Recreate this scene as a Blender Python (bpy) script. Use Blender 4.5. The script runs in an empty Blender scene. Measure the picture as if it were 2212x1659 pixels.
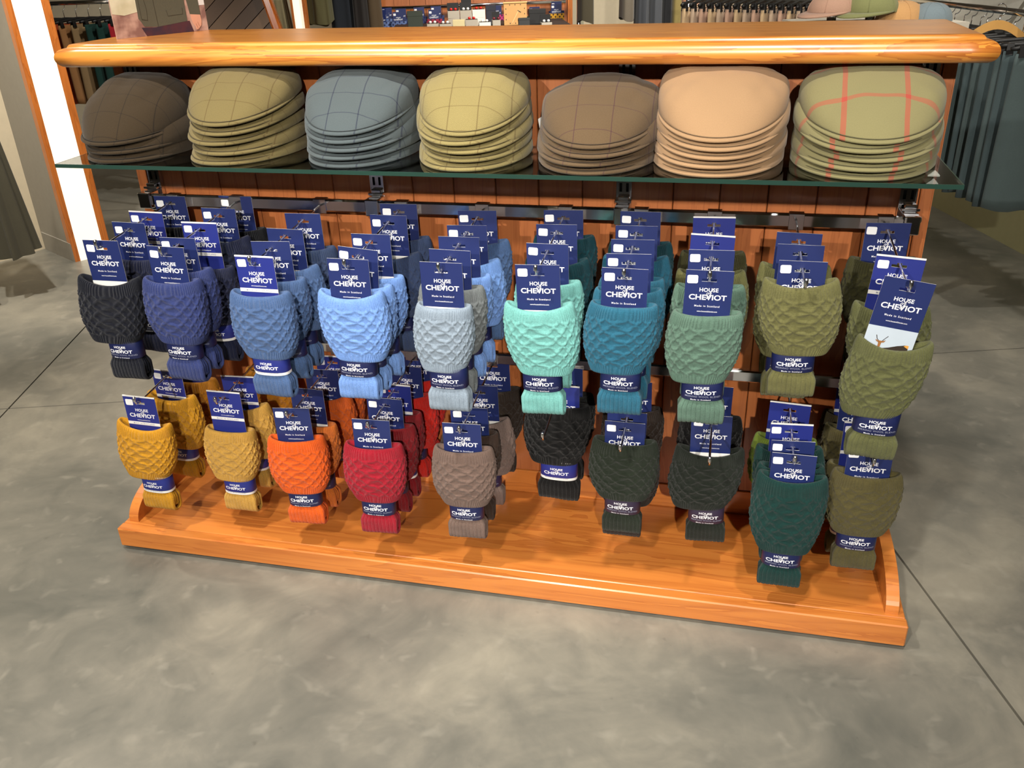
import bpy, math, random
from mathutils import Matrix, Vector
random.seed(7)
S = bpy.context.scene
COL = S.collection
PI = math.pi
R = math.radians

# ------------------------------------------------------------------ camera
def camera():
    cd = bpy.data.cameras.new('camera'); o = bpy.data.objects.new('camera', cd); COL.objects.link(o)
    yaw, pitch, roll, f = -0.2429, -0.4687, -0.0355, 1880.966
    F = Vector((math.sin(yaw)*math.cos(pitch), math.cos(yaw)*math.cos(pitch), math.sin(pitch)))
    r = Vector((math.cos(yaw), -math.sin(yaw), 0)); u = r.cross(F)
    Rt = r*math.cos(roll)+u*math.sin(roll); Up = u*math.cos(roll)-r*math.sin(roll)
    M = Matrix((Rt, Up, -F)).transposed().to_4x4(); M.translation = (0.5182, -1.9978, 1.4454)
    o.matrix_world = M
    cd.sensor_width = 36; cd.lens = f/2212*36; cd.clip_end = 60
    S.camera = o
camera()

# ------------------------------------------------------------------ world, lamps, exposure
w = bpy.data.worlds.new('world'); S.world = w; w.use_nodes = True
w.node_tree.nodes['Background'].inputs[0].default_value = (1.0, .93, .84, 1)
w.node_tree.nodes['Background'].inputs[1].default_value = .13
S.view_settings.view_transform = 'Standard'; S.view_settings.look = 'None'
S.view_settings.gamma = 1; S.view_settings.use_curve_mapping = False
S.view_settings.exposure = 0.0

def spot(loc, aim, power, deg=60, blend=.6, rad=.04, col=(1, .945, .86)):
    l = bpy.data.lights.new('unseen_spot', 'SPOT'); l.energy = power; l.spot_size = R(deg); l.spot_blend = blend
    l.shadow_soft_size = rad; l.color = col
    o = bpy.data.objects.new('unseen_spot', l); COL.objects.link(o); o.location = loc
    o.rotation_euler = (Vector(aim)-Vector(loc)).to_track_quat('-Z', 'Y').to_euler()
    return o
# track spots across the aisle, behind the photographer
spot((1.3, -5.0, 2.85), (.45, 0, .95), 900, 34, .7)
spot((-1.4, -4.8, 2.85), (-.55, 0, .75), 620, 40, .7)
# downlights over the aisle in front of the stand
spot((-.75, -1.0, 3.1), (-.65, -.40, 0), 230, 70, rad=.05)
spot((.75, -.95, 3.1), (.65, -.40, 0), 165, 66, rad=.05)
spot((-2.3, .2, 3.1), (-2.3, .5, 0), 170, 95, rad=.06, col=(1, .90, .74))
spot((-.3, -3.0, 3.1), (-.3, -1.2, 0), 330, 80, .8, .08)
# the rest of the shop
spot((1.6, 1.2, 3.1), (2.2, 2.2, .4), 120, 80)
spot((.4, 2.2, 3.1), (-.9, 3.9, .9), 330, 85)
spot((-2.2, 2.2, 3.1), (-3.6, 3.6, .5), 110, 90)
spot((1.4, 2.9, 3.1), (.1, 4.6, 1.0), 330, 90)
spot((.5, .9, 3.1), (.8, 2.3, .9), 90, 80)
spot((-2.0, .55, 3.1), (-2.95, 1.6, .7), 420, 60)  # added lamp, brightens the gilets and grey wall of the left bay

# ------------------------------------------------------------------ helpers
def lin(c):
    return tuple((v/12.92 if v <= .04045 else ((v+.055)/1.055)**2.4) for v in c)
def rgb(r, g, b):
    return lin((r/255, g/255, b/255)) + (1,)

class NT:
    def __init__(s, name):
        s.m = bpy.data.materials.new(name); s.m.use_nodes = True
        s.t = s.m.node_tree; s.n = s.t.nodes; s.b = s.n['Principled BSDF']
    def add(s, kind, **kw):
        n = s.n.new(kind)
        for k, v in kw.items(): setattr(n, k, v)
        return n
    def link(s, a, b): s.t.links.new(a, b)
    def math(s, op, a, b=None, c=None):
        n = s.n.new('ShaderNodeMath'); n.operation = op
        for i, v in enumerate((a, b, c)):
            if v is None: continue
            if isinstance(v, (int, float)): n.inputs[i].default_value = v
            else: s.link(v, n.inputs[i])
        return n.outputs[0]
    def mix(s, fac, a, b, mode='MIX'):
        n = s.n.new('ShaderNodeMix'); n.data_type = 'RGBA'; n.blend_type = mode
        for i, v in ((0, fac), (6, a), (7, b)):
            if isinstance(v, (int, float, tuple)): n.inputs[i].default_value = v
            else: s.link(v, n.inputs[i])
        return n.outputs[2]
    def coords(s, which='Object', scale=(1, 1, 1), rot=(0, 0, 0)):
        t = s.add('ShaderNodeTexCoord'); m = s.add('ShaderNodeMapping')
        m.inputs['Scale'].default_value = scale; m.inputs['Rotation'].default_value = rot
        s.link(t.outputs[which], m.inputs[0]); return m.outputs[0]
    def noise(s, vec, scale, detail=3, rough=.5, dist=0):
        n = s.add('ShaderNodeTexNoise'); s.link(vec, n.inputs['Vector'])
        n.inputs['Scale'].default_value = scale; n.inputs['Detail'].default_value = detail
        n.inputs['Roughness'].default_value = rough; n.inputs['Distortion'].default_value = dist
        return n.outputs['Fac']
    def ramp(s, fac, *stops):
        n = s.add('ShaderNodeValToRGB'); e = n.color_ramp.elements
        while len(e) < len(stops): e.new(.5)
        for el, (p, c) in zip(e, stops): el.position = p; el.color = c
        s.link(fac, n.inputs[0]); return n.outputs[0]
    def bump(s, h, strength=.3, dist=.002):
        n = s.add('ShaderNodeBump'); n.inputs['Strength'].default_value = strength; n.inputs['Distance'].default_value = dist
        s.link(h, n.inputs['Height']); s.link(n.outputs[0], s.b.inputs['Normal'])
    def set(s, **kw):
        names = dict(color='Base Color', rough='Roughness', metal='Metallic', sheen='Sheen Weight', spec='Specular IOR Level', coat='Coat Weight', coatr='Coat Roughness')
        for k, v in kw.items():
            i = s.b.inputs[names[k]]
            if isinstance(v, (int, float, tuple)): i.default_value = v
            else: s.link(v, i)
        return s

def plain(name, col, rough=.6, metal=0, spec=.5):
    t = NT(name)
    v = t.noise(t.coords(), 30, 2)
    c2 = tuple(x*.88 for x in col[:3]) + (1,)
    return t.set(color=t.mix(v, c2, col), rough=rough, metal=metal, spec=spec).m

def wood(name, axis, light, dark, rough=.32, coat=.25, scale=1.0, coatr=.22):
    t = NT(name)
    sc = {'X': (1.1, 14, 14), 'Y': (14, 1.1, 14), 'Z': (14, 14, 1.1)}[axis]
    v = t.coords('Object', tuple(x*scale for x in sc))
    a = t.noise(v, 1.6, 4, .55, 1.2)
    v2 = t.coords('Object', tuple(x*scale*(1 if x < 2 else 7) for x in sc))
    b = t.noise(v2, 2.0, 2, .5)
    ring = t.math('FRACT', t.math('MULTIPLY', a, 5.0))
    ring = t.math('MULTIPLY', t.math('POWER', ring, 2.5), .62)
    f = t.math('ADD', t.math('MULTIPLY', b, .30), ring)
    c = t.mix(f, light, dark)
    t.bump(b, .12, .0006)
    return t.set(color=c, rough=rough, coat=coat, coatr=coatr).m

def knit(name, col, fine=1.0):
    t = NT(name)
    v = t.coords('Object')
    n = t.noise(v, 420, 2, .6); n2 = t.noise(v, 60, 3)
    dark = tuple(x*.55 for x in col[:3]) + (1,); lite = tuple(min(1, x*1.22+.004) for x in col[:3]) + (1,)
    c = t.mix(t.math('ADD', t.math('MULTIPLY', n, .9), t.math('MULTIPLY', t.math('SUBTRACT', n2, .5), .5)), dark, lite)
    # knitted stitch relief
    wv = t.add('ShaderNodeTexWave'); wv.bands_direction = 'Z'; wv.inputs['Scale'].default_value = 95
    wv.inputs['Distortion'].default_value = 3; wv.inputs['Detail'].default_value = 1; wv.inputs['Detail Scale'].default_value = 60
    t.link(v, wv.inputs['Vector'])
    t.bump(t.math('ADD', n, t.math('MULTIPLY', wv.outputs['Fac'], .5)), .55, .0012)
    return t.set(color=c, rough=.95, sheen=.12, spec=.15).m

def tweed(name, col, pitch=None, line=None, width=.05, row=None, fleck=.35, off=(0, 0), herring=False):
    t = NT(name)
    col = tuple(x*.50 for x in col[:3])+(1,)
    if line: line = tuple(x*.6 for x in line[:3])+(1,)
    uv = t.coords('UV')
    n = t.noise(uv, 500, 2, .7); n2 = t.noise(uv, 22, 3)
    dark = tuple(x*(1-fleck) for x in col[:3]) + (1,); lite = tuple(min(1, x*(1+fleck*.7)) for x in col[:3]) + (1,)
    c = t.mix(t.math('ADD', t.math('MULTIPLY', n, .85), t.math('MULTIPLY', n2, .15)), dark, lite)
    h = n
    if herring:
        sx = t.add('ShaderNodeSeparateXYZ'); t.link(uv, sx.inputs[0])
        zig = t.math('PINGPONG', sx.outputs[0], .006)
        st = t.math('FRACT', t.math('MULTIPLY', t.math('ADD', sx.outputs[1], zig), 240))
        c = t.mix(t.math('MULTIPLY', st, .35), c, dark)
    if pitch:
        s = t.add('ShaderNodeSeparateXYZ'); t.link(uv, s.inputs[0])
        wob = t.math('MULTIPLY', t.math('SUBTRACT', t.noise(uv, 9, 1), .5), .008)
        def lines(ch, p, o):
            q = t.math('FRACT', t.math('ADD', t.math('DIVIDE', t.math('ADD', s.outputs[ch], wob), p), o))
            return t.math('LESS_THAN', t.math('ABSOLUTE', t.math('SUBTRACT', q, .5)), width/2)
        l1 = lines(0, pitch, off[0]); l2 = lines(1, row or pitch*.85, off[1])
        f = t.math('ADD', t.math('MULTIPLY', l1, .62), t.math('MULTIPLY', l2, .5))
        f = t.math('MINIMUM', f, .95)
        f = t.math('MULTIPLY', f, t.math('ADD', t.math('MULTIPLY', n, .6), .6))
        c = t.mix(f, c, line)
    t.bump(h, .35, .001)
    return t.set(color=c, rough=.95, sheen=.1, spec=.15).m

def chrome(name='chrome', rough=.09, col=(.78, .78, .8, 1)):
    t = NT(name)
    n = t.noise(t.coords(), 40, 2)
    return t.set(color=col, metal=1.0, rough=t.math('ADD', t.math('MULTIPLY', n, .06), rough)).m

M = {}
M['top_wood'] = wood('varnished_pine_top', 'X', rgb(220, 146, 60), rgb(152, 74, 24), .34, 1.0, 1.0, .30)
M['base_wood'] = wood('varnished_pine_base', 'X', rgb(204, 126, 56), rgb(168, 90, 36), .34, .25, .7)
M['panel_wood'] = wood('varnished_pine_board', 'Z', rgb(172, 102, 56), rgb(142, 78, 40), .38, .15)
M['trim_wood'] = wood('varnished_trim', 'Z', rgb(206, 120, 52), rgb(160, 84, 32), .35, .2)
M['groove'] = plain('dark_groove', rgb(52, 24, 10), .8)
M['dark'] = plain('black_plastic', rgb(16, 15, 15), .5)
M['blackwood'] = plain('black_lacquer', rgb(22, 21, 20), .6)
M['chrome'] = chrome()
M['steel'] = chrome('steel', .2, (.62, .62, .64, 1))
M['white_card'] = plain('white_card', rgb(226, 224, 220), .6)
M['ink'] = plain('white_ink', rgb(232, 232, 236), .55)
M['ink_grey'] = plain('grey_ink', rgb(132, 136, 156), .55)
M['navy_card'] = plain('navy_card', rgb(28, 40, 92), .42)
M['royal_card'] = plain('royal_card', rgb(34, 44, 122), .42)
M['navy_band'] = plain('navy_band', rgb(22, 30, 74), .42)
M['plum_band'] = plain('plum_band', rgb(46, 36, 58), .45)
M['sticker'] = plain('white_sticker', rgb(238, 238, 240), .55)
M['cream_wall'] = plain('cream_paint', rgb(214, 200, 172), .8)
M['grey_wall'] = plain('grey_paint', rgb(150, 145, 134), .8)
M['white_wall'] = plain('white_paint', rgb(222, 220, 208), .8)
M['post'] = plain('pale_post', rgb(172, 168, 142), .6)

def glass_mat():
    t = NT('clear_glass'); n = t.n
    tr = t.add('ShaderNodeBsdfTransparent'); tr.inputs[0].default_value = (.93, .97, .95, 1)
    gl = t.add('ShaderNodeBsdfGlossy'); gl.inputs['Roughness'].default_value = .01
    fr = t.add('ShaderNodeFresnel'); fr.inputs[0].default_value = 1.5
    mx = t.add('ShaderNodeMixShader')
    t.link(fr.outputs[0], mx.inputs[0]); t.link(tr.outputs[0], mx.inputs[1]); t.link(gl.outputs[0], mx.inputs[2])
    t.link(mx.outputs[0], n['Material Output'].inputs[0]); return t.m
M['glass'] = glass_mat()
M['glass_edge'] = plain('green_glass_edge', rgb(38, 62, 54), .08, 0, .8)

def emis(name, col, st):
    t = NT(name); t.set(color=(.8, .78, .7, 1), rough=.5)
    t.b.inputs['Emission Color'].default_value = col; t.b.inputs['Emission Strength'].default_value = st
    return t.m
M['lightbox'] = emis('lit_acrylic', (1, .87, .66, 1), .85)

def concrete():
    t = NT('polished_concrete')
    g = t.add('ShaderNodeNewGeometry'); v = g.outputs['Position']
    a = t.noise(v, 1.3, 6, .62, .6); b = t.noise(v, 5.5, 5, .6, 1.0); c = t.noise(v, 60, 3, .6)
    sp = t.noise(v, 17, 2, .5, .4)
    base = t.ramp(t.math('ADD', t.math('MULTIPLY', a, .7), t.math('MULTIPLY', b, .3)),
                  (.34, rgb(88, 89, 83)), (.5, rgb(120, 117, 107)), (.66, rgb(152, 146, 131)))
    base = t.mix(t.math('MULTIPLY', c, .16), base, rgb(84, 84, 78))
    pale = t.math('MULTIPLY', t.ramp(sp, (.60, (0, 0, 0, 1)), (.78, (1, 1, 1, 1))), .22)
    base = t.mix(pale, base, rgb(178, 172, 158))
    dk = t.math('MULTIPLY', t.ramp(t.noise(v, 26, 2, .5), (.70, (0, 0, 0, 1)), (.82, (1, 1, 1, 1))), .45)
    base = t.mix(dk, base, rgb(70, 68, 62))
    t.bump(c, .08, .001)
    return t.set(color=base, rough=t.math('ADD', t.math('MULTIPLY', b, .22), .24), spec=.45).m
M['concrete'] = concrete()

# ------------------------------------------------------------------ mesh helpers
class MB:
    def __init__(s): s.v = []; s.f = []; s.mi = []
    def quadgrid(s, rows, close_u=False, mi=0, flip=False):
        o = len(s.v); n = len(rows[0])
        for r in rows: s.v.extend(r)
        for i in range(len(rows)-1):
            for j in range(n if close_u else n-1):
                a = o+i*n+j; b = o+i*n+(j+1) % n; c = b+n; d = a+n
                s.f.append((a, d, c, b) if flip else (a, b, c, d)); s.mi.append(mi)
        return o
    def box(s, x0, x1, y0, y1, z0, z1, mi=0):
        o = len(s.v)
        s.v += [(x0, y0, z0), (x1, y0, z0), (x1, y1, z0), (x0, y1, z0), (x0, y0, z1), (x1, y0, z1), (x1, y1, z1), (x0, y1, z1)]
        for f in ((0, 3, 2, 1), (4, 5, 6, 7), (0, 1, 5, 4), (1, 2, 6, 5), (2, 3, 7, 6), (3, 0, 4, 7)):
            s.f.append(tuple(o+i for i in f)); s.mi.append(mi)
        return s
    def cbox(s, x0, x1, y0, y1, z0, z1, c=.002, mi=0):
        """box with chamfered edges"""
        def ring(z, k): 
            return [(x0+k, y0, z), (x1-k, y0, z), (x1, y0+k, z), (x1, y1-k, z), (x1-k, y1, z), (x0+k, y1, z), (x0, y1-k, z), (x0, y0+k, z)]
        def inner(z):
            k = c
            return [(x0+k, y0+k, z), (x1-k, y0+k, z), (x1-k, y0+k, z), (x1-k, y1-k, z), (x1-k, y1-k, z), (x0+k, y1-k, z), (x0+k, y1-k, z), (x0+k, y0+k, z)]
        rows = [inner(z0), ring(z0+c, c), ring(z1-c, c), inner(z1)]
        o = s.quadgrid(rows, True, mi)
        s.f.append(tuple(o+i for i in (6, 4, 2, 0))); s.mi.append(mi)
        s.f.append(tuple(o+24+i for i in (0, 2, 4, 6))); s.mi.append(mi)
        return s
    def poly_prism(s, pts, axis, a0, a1, mi=0):
        """pts: list of 2D; axis 'x','y','z' extrusion"""
        o = len(s.v); n = len(pts)
        def P(p, a):
            return (a, p[0], p[1]) if axis == 'x' else ((p[0], a, p[1]) if axis == 'y' else (p[0], p[1], a))
        for a in (a0, a1): s.v.extend(P(p, a) for p in pts)
        for i in range(n):
            j = (i+1) % n; s.f.append((o+i, o+j, o+n+j, o+n+i)); s.mi.append(mi)
        s.f.append(tuple(o+i for i in range(n-1, -1, -1))); s.mi.append(mi)
        s.f.append(tuple(o+n+i for i in range(n))); s.mi.append(mi)
        return s
    def tube(s, pts, r, n=8, mi=0, caps=True):
        rows = []
        pv = [Vector(p) for p in pts]
        up = Vector((0, 0, 1))
        for i, p in enumerate(pv):
            d = (pv[min(i+1, len(pv)-1)]-pv[max(i-1, 0)]).normalized()
            a = d.cross(up)
            if a.length < .05: a = d.cross(Vector((1, 0, 0)))
            a.normalize(); b = a.cross(d)
            rr = r[i] if isinstance(r, (list, tuple)) else r
            rows.append([tuple(p+(a*math.cos(2*PI*k/n)+b*math.sin(2*PI*k/n))*rr) for k in range(n)])
        o = s.quadgrid(rows, True, mi)
        if caps:
            s.f.append(tuple(o+i for i in range(n-1, -1, -1))); s.mi.append(mi)
            q = o+(len(rows)-1)*n; s.f.append(tuple(q+i for i in range(n))); s.mi.append(mi)
        return s
    def lathe(s, prof, n=16, cx=0, cy=0, mi=0):
        rows = [[(cx+r*math.cos(2*PI*k/n), cy+r*math.sin(2*PI*k/n), z) for k in range(n)] for r, z in prof]
        s.quadgrid(rows, True, mi); return s
    def mesh(s, name, smooth=False, mats=1, uv=None):
        me = bpy.data.meshes.new(name); me.from_pydata(s.v, [], s.f)
        for i in range(mats): me.materials.append(None)
        if any(s.mi): me.polygons.foreach_set('material_index', s.mi)
        if smooth: me.polygons.foreach_set('use_smooth', [True]*len(me.polygons))
        if uv:
            l = me.uv_layers.new(name='UVMap')
            idx = [0]*len(me.loops); me.loops.foreach_get('vertex_index', idx)
            flat = []
            for i in idx: flat.extend(uv[i])
            l.data.foreach_set('uv', flat)
        me.update(); return me

def obj(name, me, mats, parent=None, loc=(0, 0, 0), rot=(0, 0, 0), scale=(1, 1, 1)):
    o = bpy.data.objects.new(name, me); COL.objects.link(o)
    if not isinstance(mats, (list, tuple)): mats = [mats]
    for i, m in enumerate(mats):
        if i < len(o.material_slots):
            o.material_slots[i].link = 'OBJECT'; o.material_slots[i].material = m
    o.location = loc; o.rotation_euler = rot; o.scale = scale
    if parent: o.parent = parent
    return o
def thing(name, label, cat, loc=(0, 0, 0), rot=(0, 0, 0), group=None):
    o = bpy.data.objects.new(name, None); COL.objects.link(o); o.location = loc; o.rotation_euler = rot
    o.empty_display_size = .05
    return tag(o, label, cat, group)
def tag(o, label=None, cat=None, group=None, kind=None):
    if label: o['label'] = label
    if cat: o['category'] = cat
    if group: o['group'] = group
    if kind: o['kind'] = kind
    return o
def fbm(x, y, z, s=0):
    from mathutils import noise
    return noise.noise(Vector((x+s*17.3, y-s*5.1, z+s*3.7)))

# second frame: shop fittings follow the slab joints, turned 17 degrees
E1 = Vector((.9563, .2924, 0)); E2 = Vector((-.2924, .9563, 0)); ANG = math.atan2(.2924, .9563)
def AB(a, b, z=0): 
    p = E1*a+E2*b; return (p.x, p.y, z)

# ------------------------------------------------------------------ floor and walls
fl = thing('floor', None, None); tag(fl, kind='structure')
under = obj('underlay', MB().box(-7.2, 6, -6, 9, -.08, -.03).mesh('underlay'), M['groove'], fl)
for i in range(-2, 2):
    for j in range(-2, 3):
        a0, a1 = -1.76+2.75*i, -1.76+2.75*(i+1); b0, b1 = .833+2.75*j, .833+2.75*(j+1); g = .003
        pts = [AB(a, b)[:2] for a, b in ((a0+g, b0+g), (a1-g, b0+g), (a1-g, b1-g), (a0+g, b1-g))]
        obj('concrete_slab', MB().poly_prism(pts, 'z', -.05, 0).mesh('concrete_slab'), M['concrete'], fl)

def abox(name, a0, a1, b0, b1, z0, z1, mat, parent=None, c=None):
    mb = MB(); mb.box(a0, a1, b0, b1, z0, z1) if not c else mb.cbox(a0, a1, b0, b1, z0, z1, c)
    return obj(name, mb.mesh(name), mat, parent, rot=(0, 0, ANG))
tag(abox('wall_back', -6, 4, 6.3, 6.4, 0, 3.2, M['cream_wall']), kind='structure')
tag(abox('wall_right', 2.72, 2.82, -5, 6.3, 0, 3.2, M['white_wall']), kind='structure')
tag(abox('wall_front', -6, 2.82, -6.1, -6.0, 0, 3.2, M['grey_wall']), kind='structure')
tag(abox('wall_far_left', -6.1, -6, -5, 6.3, 0, 3.2, M['grey_wall']), kind='structure')
tag(abox('ceiling', -6, 2.82, -6, 6.4, 3.25, 3.35, plain('ceiling_paint', rgb(120, 116, 108), .9)), kind='structure')

# ------------------------------------------------------------------ the display stand
st = thing('display_stand', 'low pine display stand with boarded back panel, thick rounded top and wide base', 'display stand')
# base
HB, DF = .0668, .3733
obj('base_plate', MB().cbox(-.998, .998, -DF+.03, .43, .03, HB, .002).mesh('base_plate'), M['base_wood'], st)
obj('front_fascia', MB().cbox(-1.0, 1.0, -DF, -DF+.0295, .010, HB+.0006, .003).mesh('front_fascia'), M['base_wood'], st)
obj('back_fascia', MB().cbox(-1.0, 1.0, .4305, .46, .010, HB+.0006, .003).mesh('back_fascia'), M['base_wood'], st)
obj('plinth', MB().box(-.97, .97, -DF+.02, .42, 0, .03).mesh('plinth'), M['dark'], st)
obj('bottom_rail', MB().cbox(-.953, .953, -.004, .074, HB, .1385, .002).mesh('bottom_rail'), M['base_wood'], st)
# quarter-round end cheeks
def cheek():
    pts = [(0.0, HB)]
    n = 14
    for i in range(n+1):
        a = PI/2*i/n
        pts.append((-.335+.175*(1-math.cos(a)) if i else -.335, HB+.080*math.sin(a)**.9))
    pts.append((0.0, .147))
    return pts
for sx in (-1, 1):
    x0, x1 = (.955, .983) if sx > 0 else (-.985, -.957)
    obj('end_cheek', MB().poly_prism(cheek(), 'x', x0, x1).mesh('end_cheek'), M['base_wood'], st)
# boarded panel
obj('panel_core', MB().box(-.960, .960, .013, .057, .1385, 1.215).mesh('panel_core'), M['groove'], st)
BW = 1.88/18
for side, y0, y1 in ((0, 0, .0128), (1, .0572, .07)):
    bm = MB().cbox(-BW/2+.0008, BW/2-.0008, y0, y1, .1386, 1.216, .002).mesh('board')
    for i in range(18):
        obj('board', bm, M['panel_wood'], st, (-.94+BW*(i+.5), 0, 0))
    sm = MB().cbox(-.0125, .0125, y0-.001, y1, .1386, 1.216, .002).mesh('edge_stile')
    for x in (-.9535, .9535): obj('edge_stile', sm, M['panel_wood'], st, (x, 0, 0))
for x0, x1 in ((-.967, -.9605), (.9605, .967)):
    obj('edge_strip', MB().box(x0, x1, 0, .07, .1385, 1.216).mesh('edge_strip'), M['panel_wood'], st)
# top with stepped bullnose edge
def top_mesh():
    X, y0, y1, Ht = .966, -.125, .196, 1.2688
    prof = [(-.30, Ht), (0, Ht), (.006, Ht-.0012), (.0095, Ht-.005), (.0105, Ht-.0075), (.0165, Ht-.0085)]
    rz, cz, cd = .0205, Ht-.0290, .0135
    for i in range(13):
        a = R(78)-R(168)*i/12
        prof.append((cd+.020*math.cos(a), cz+rz*math.sin(a)))
    prof.append((-.30, cz-rz))
    mb = MB(); rows = []
    for d, z in prof:
        k = 8
        xa, ya, yb = X+d, y0-d, y1+d
        if d < -.1: xa, ya, yb = X-.1, y0+.1, y1-.1
        row = []
        N = 40
        for i in range(N): row.append((-xa+2*xa*i/N, ya, z))
        for i in range(k): row.append((xa, ya+(yb-ya)*i/k, z))
        for i in range(N): row.append((xa-2*xa*i/N, yb, z))
        for i in range(k): row.append((-xa, yb-(yb-ya)*i/k, z))
        rows.append(row)
    o = mb.quadgrid(rows[::-1], True)
    n = len(rows[0])
    mb.f.append(tuple(o+(len(rows)-1)*n+i for i in range(n))); mb.mi.append(0)
    mb.f.append(tuple(o+n-1-i for i in range(n))); mb.mi.append(0)
    me = mb.mesh('top_board')
    for p in me.polygons:
        p.use_smooth = abs(p.normal.z) < .97
    return me
obj('top_board', top_mesh(), M['top_wood'], st)
# slotted uprights
def upright_mesh():
    mb = MB(); w2, y0, y1 = .0155, -.013, -.001
    xs = [-w2, -.0105, -.0045, .0045, .0105, w2]
    z, zt = .15, 1.218; rows = [z]
    while z < zt-.034:
        rows += [z+.010, z+.030]; z += .032
    rows.append(zt)
    o = len(mb.v)
    for zz in rows:
        for x in xs: mb.v.append((x, y0, zz))
    for i in range(len(rows)-1):
        for j in range(5):
            if j in (1, 3) and i % 2 == 1: continue
            a = o+i*6+j; mb.f.append((a, a+1, a+7, a+6)); mb.mi.append(0)
    mb.box(-w2-.0018, -w2, y0-.0015, y1, .15, zt); mb.box(w2, w2+.0018, y0-.0015, y1, .15, zt)
    mb.box(-w2, w2, y1-.002, y1, .15, zt, 1)
    return mb.mesh('slotted_upright', mats=2)
um = upright_mesh()
for x in (-.910, -.2955, .307, .915): obj('slotted_upright', um, [M['chrome'], M['dark']], st, (x, 0, 0))

# ------------------------------------------------------------------ glass shelf and brackets
ZG = 1.0325
gs = thing('glass_shelf', 'long clear glass shelf with green edge carrying the cap stacks', 'shelf')
obj('glass_sheet', MB().box(-.9445, .9445, -.3025, -.020, ZG-.008, ZG).mesh('glass_sheet'), M['glass'], gs)
ge = MB(); ge.box(-.947, .947, -.305, -.3025, ZG-.0082, ZG+.0002); ge.box(-.947, -.9445, -.3025, -.02, ZG-.0082, ZG+.0002); ge.box(.9445, .947, -.3025, -.02, ZG-.0082, ZG+.0002)
obj('polished_edge', ge.mesh('polished_edge'), M['glass_edge'], gs)
bkm = MB().poly_prism([(-.013, ZG-.0085), (-.20, ZG-.0085), (-.21, ZG-.016), (-.06, ZG-.036), (-.02, ZG-.075), (-.013, ZG-.075)], 'x', -.006, .006).mesh('bracket_blade')
padm = MB().cbox(-.011, .011, -.205, -.165, ZG-.0085, ZG-.0065, .0005).mesh('rubber_pad')
stopm = MB().cbox(-.012, .012, -.215, -.203, ZG-.016, ZG+.012, .002).mesh('stop')
for i, (x, where) in enumerate(((-.910, 'under the dark brown caps'), (-.2955, 'under the slate blue caps'), (.307, 'under the brown caps'), (.915, 'under the red-checked caps'))):
    b = thing('shelf_bracket', 'chrome blade bracket holding the glass shelf '+where, 'bracket', (x, 0, 0), group='chrome brackets under the glass shelf')
    obj('blade', bkm, M['chrome'], b); obj('rubber_pad', padm, M['white_card'], b)

# ------------------------------------------------------------------ rails
def rail(ztop, label):
    t = thing('hanging_rail', label, 'rail')
    obj('bar', MB().cbox(-.915, .915, -.058, -.042, ztop-.030, ztop, .0035).mesh('bar'), M['chrome'], t)
    em = MB(); em.cbox(-.017, .017, -.064, -.012, ztop-.036, ztop+.004, .002)
    em.cbox(-.019, .019, -.030, -.010, ztop+.006, ztop+.012, .001)
    em.cbox(-.013, .013, -.026, -.013, ztop-.050, ztop+.020, .002)
    eme = em.mesh('rail_bracket')
    for x in (-.916, -.2955, .307, .921): obj('rail_bracket', eme, M['chrome'], t, (x, 0, 0))
    sm = MB().lathe([(0, 0), (.006, .001), (.007, .003), (.007, .006)], 10).mesh('screw', True)
    for x, s in ((-.933, -1), (.938, 1)): obj('screw', sm, M['steel'], t, (x+s*.006, -.04, ztop-.008), (0, -s*PI/2, 0))
    return t
rail(.9001, 'upper chrome hanging rail directly below the glass shelf')
rail(.5152, 'lower chrome hanging rail above the wooden base')

# ------------------------------------------------------------------ lettering
def text2d(s, shear=0, offset=0, space=1.0):
    cu = bpy.data.curves.new('t', 'FONT'); cu.body = s; cu.resolution_u = 3; cu.shear = shear; cu.offset = offset; cu.space_character = space
    cu.fill_mode = 'BOTH'
    o = bpy.data.objects.new('t', cu); COL.objects.link(o)
    dg = bpy.context.evaluated_depsgraph_get()
    me = bpy.data.meshes.new_from_object(o.evaluated_get(dg))
    v = [(p.co.x, p.co.y) for p in me.vertices]; f = [tuple(p.vertices) for p in me.polygons]
    bpy.data.objects.remove(o); bpy.data.curves.remove(cu); bpy.data.meshes.remove(me)
    return v, f
def ribbon(pts, w):
    v = []; f = []
    for i, p in enumerate(pts):
        a = pts[max(0, i-1)]; b = pts[min(len(pts)-1, i+1)]
        d = Vector((b[0]-a[0], b[1]-a[1])).normalized(); n = Vector((-d.y, d.x))
        ww = w[i] if isinstance(w, (list, tuple)) else w
        v += [(p[0]+n.x*ww, p[1]+n.y*ww), (p[0]-n.x*ww, p[1]-n.y*ww)]
        if i: k = 2*i; f.append((k-2, k-1, k+1, k))
    return v, f
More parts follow.
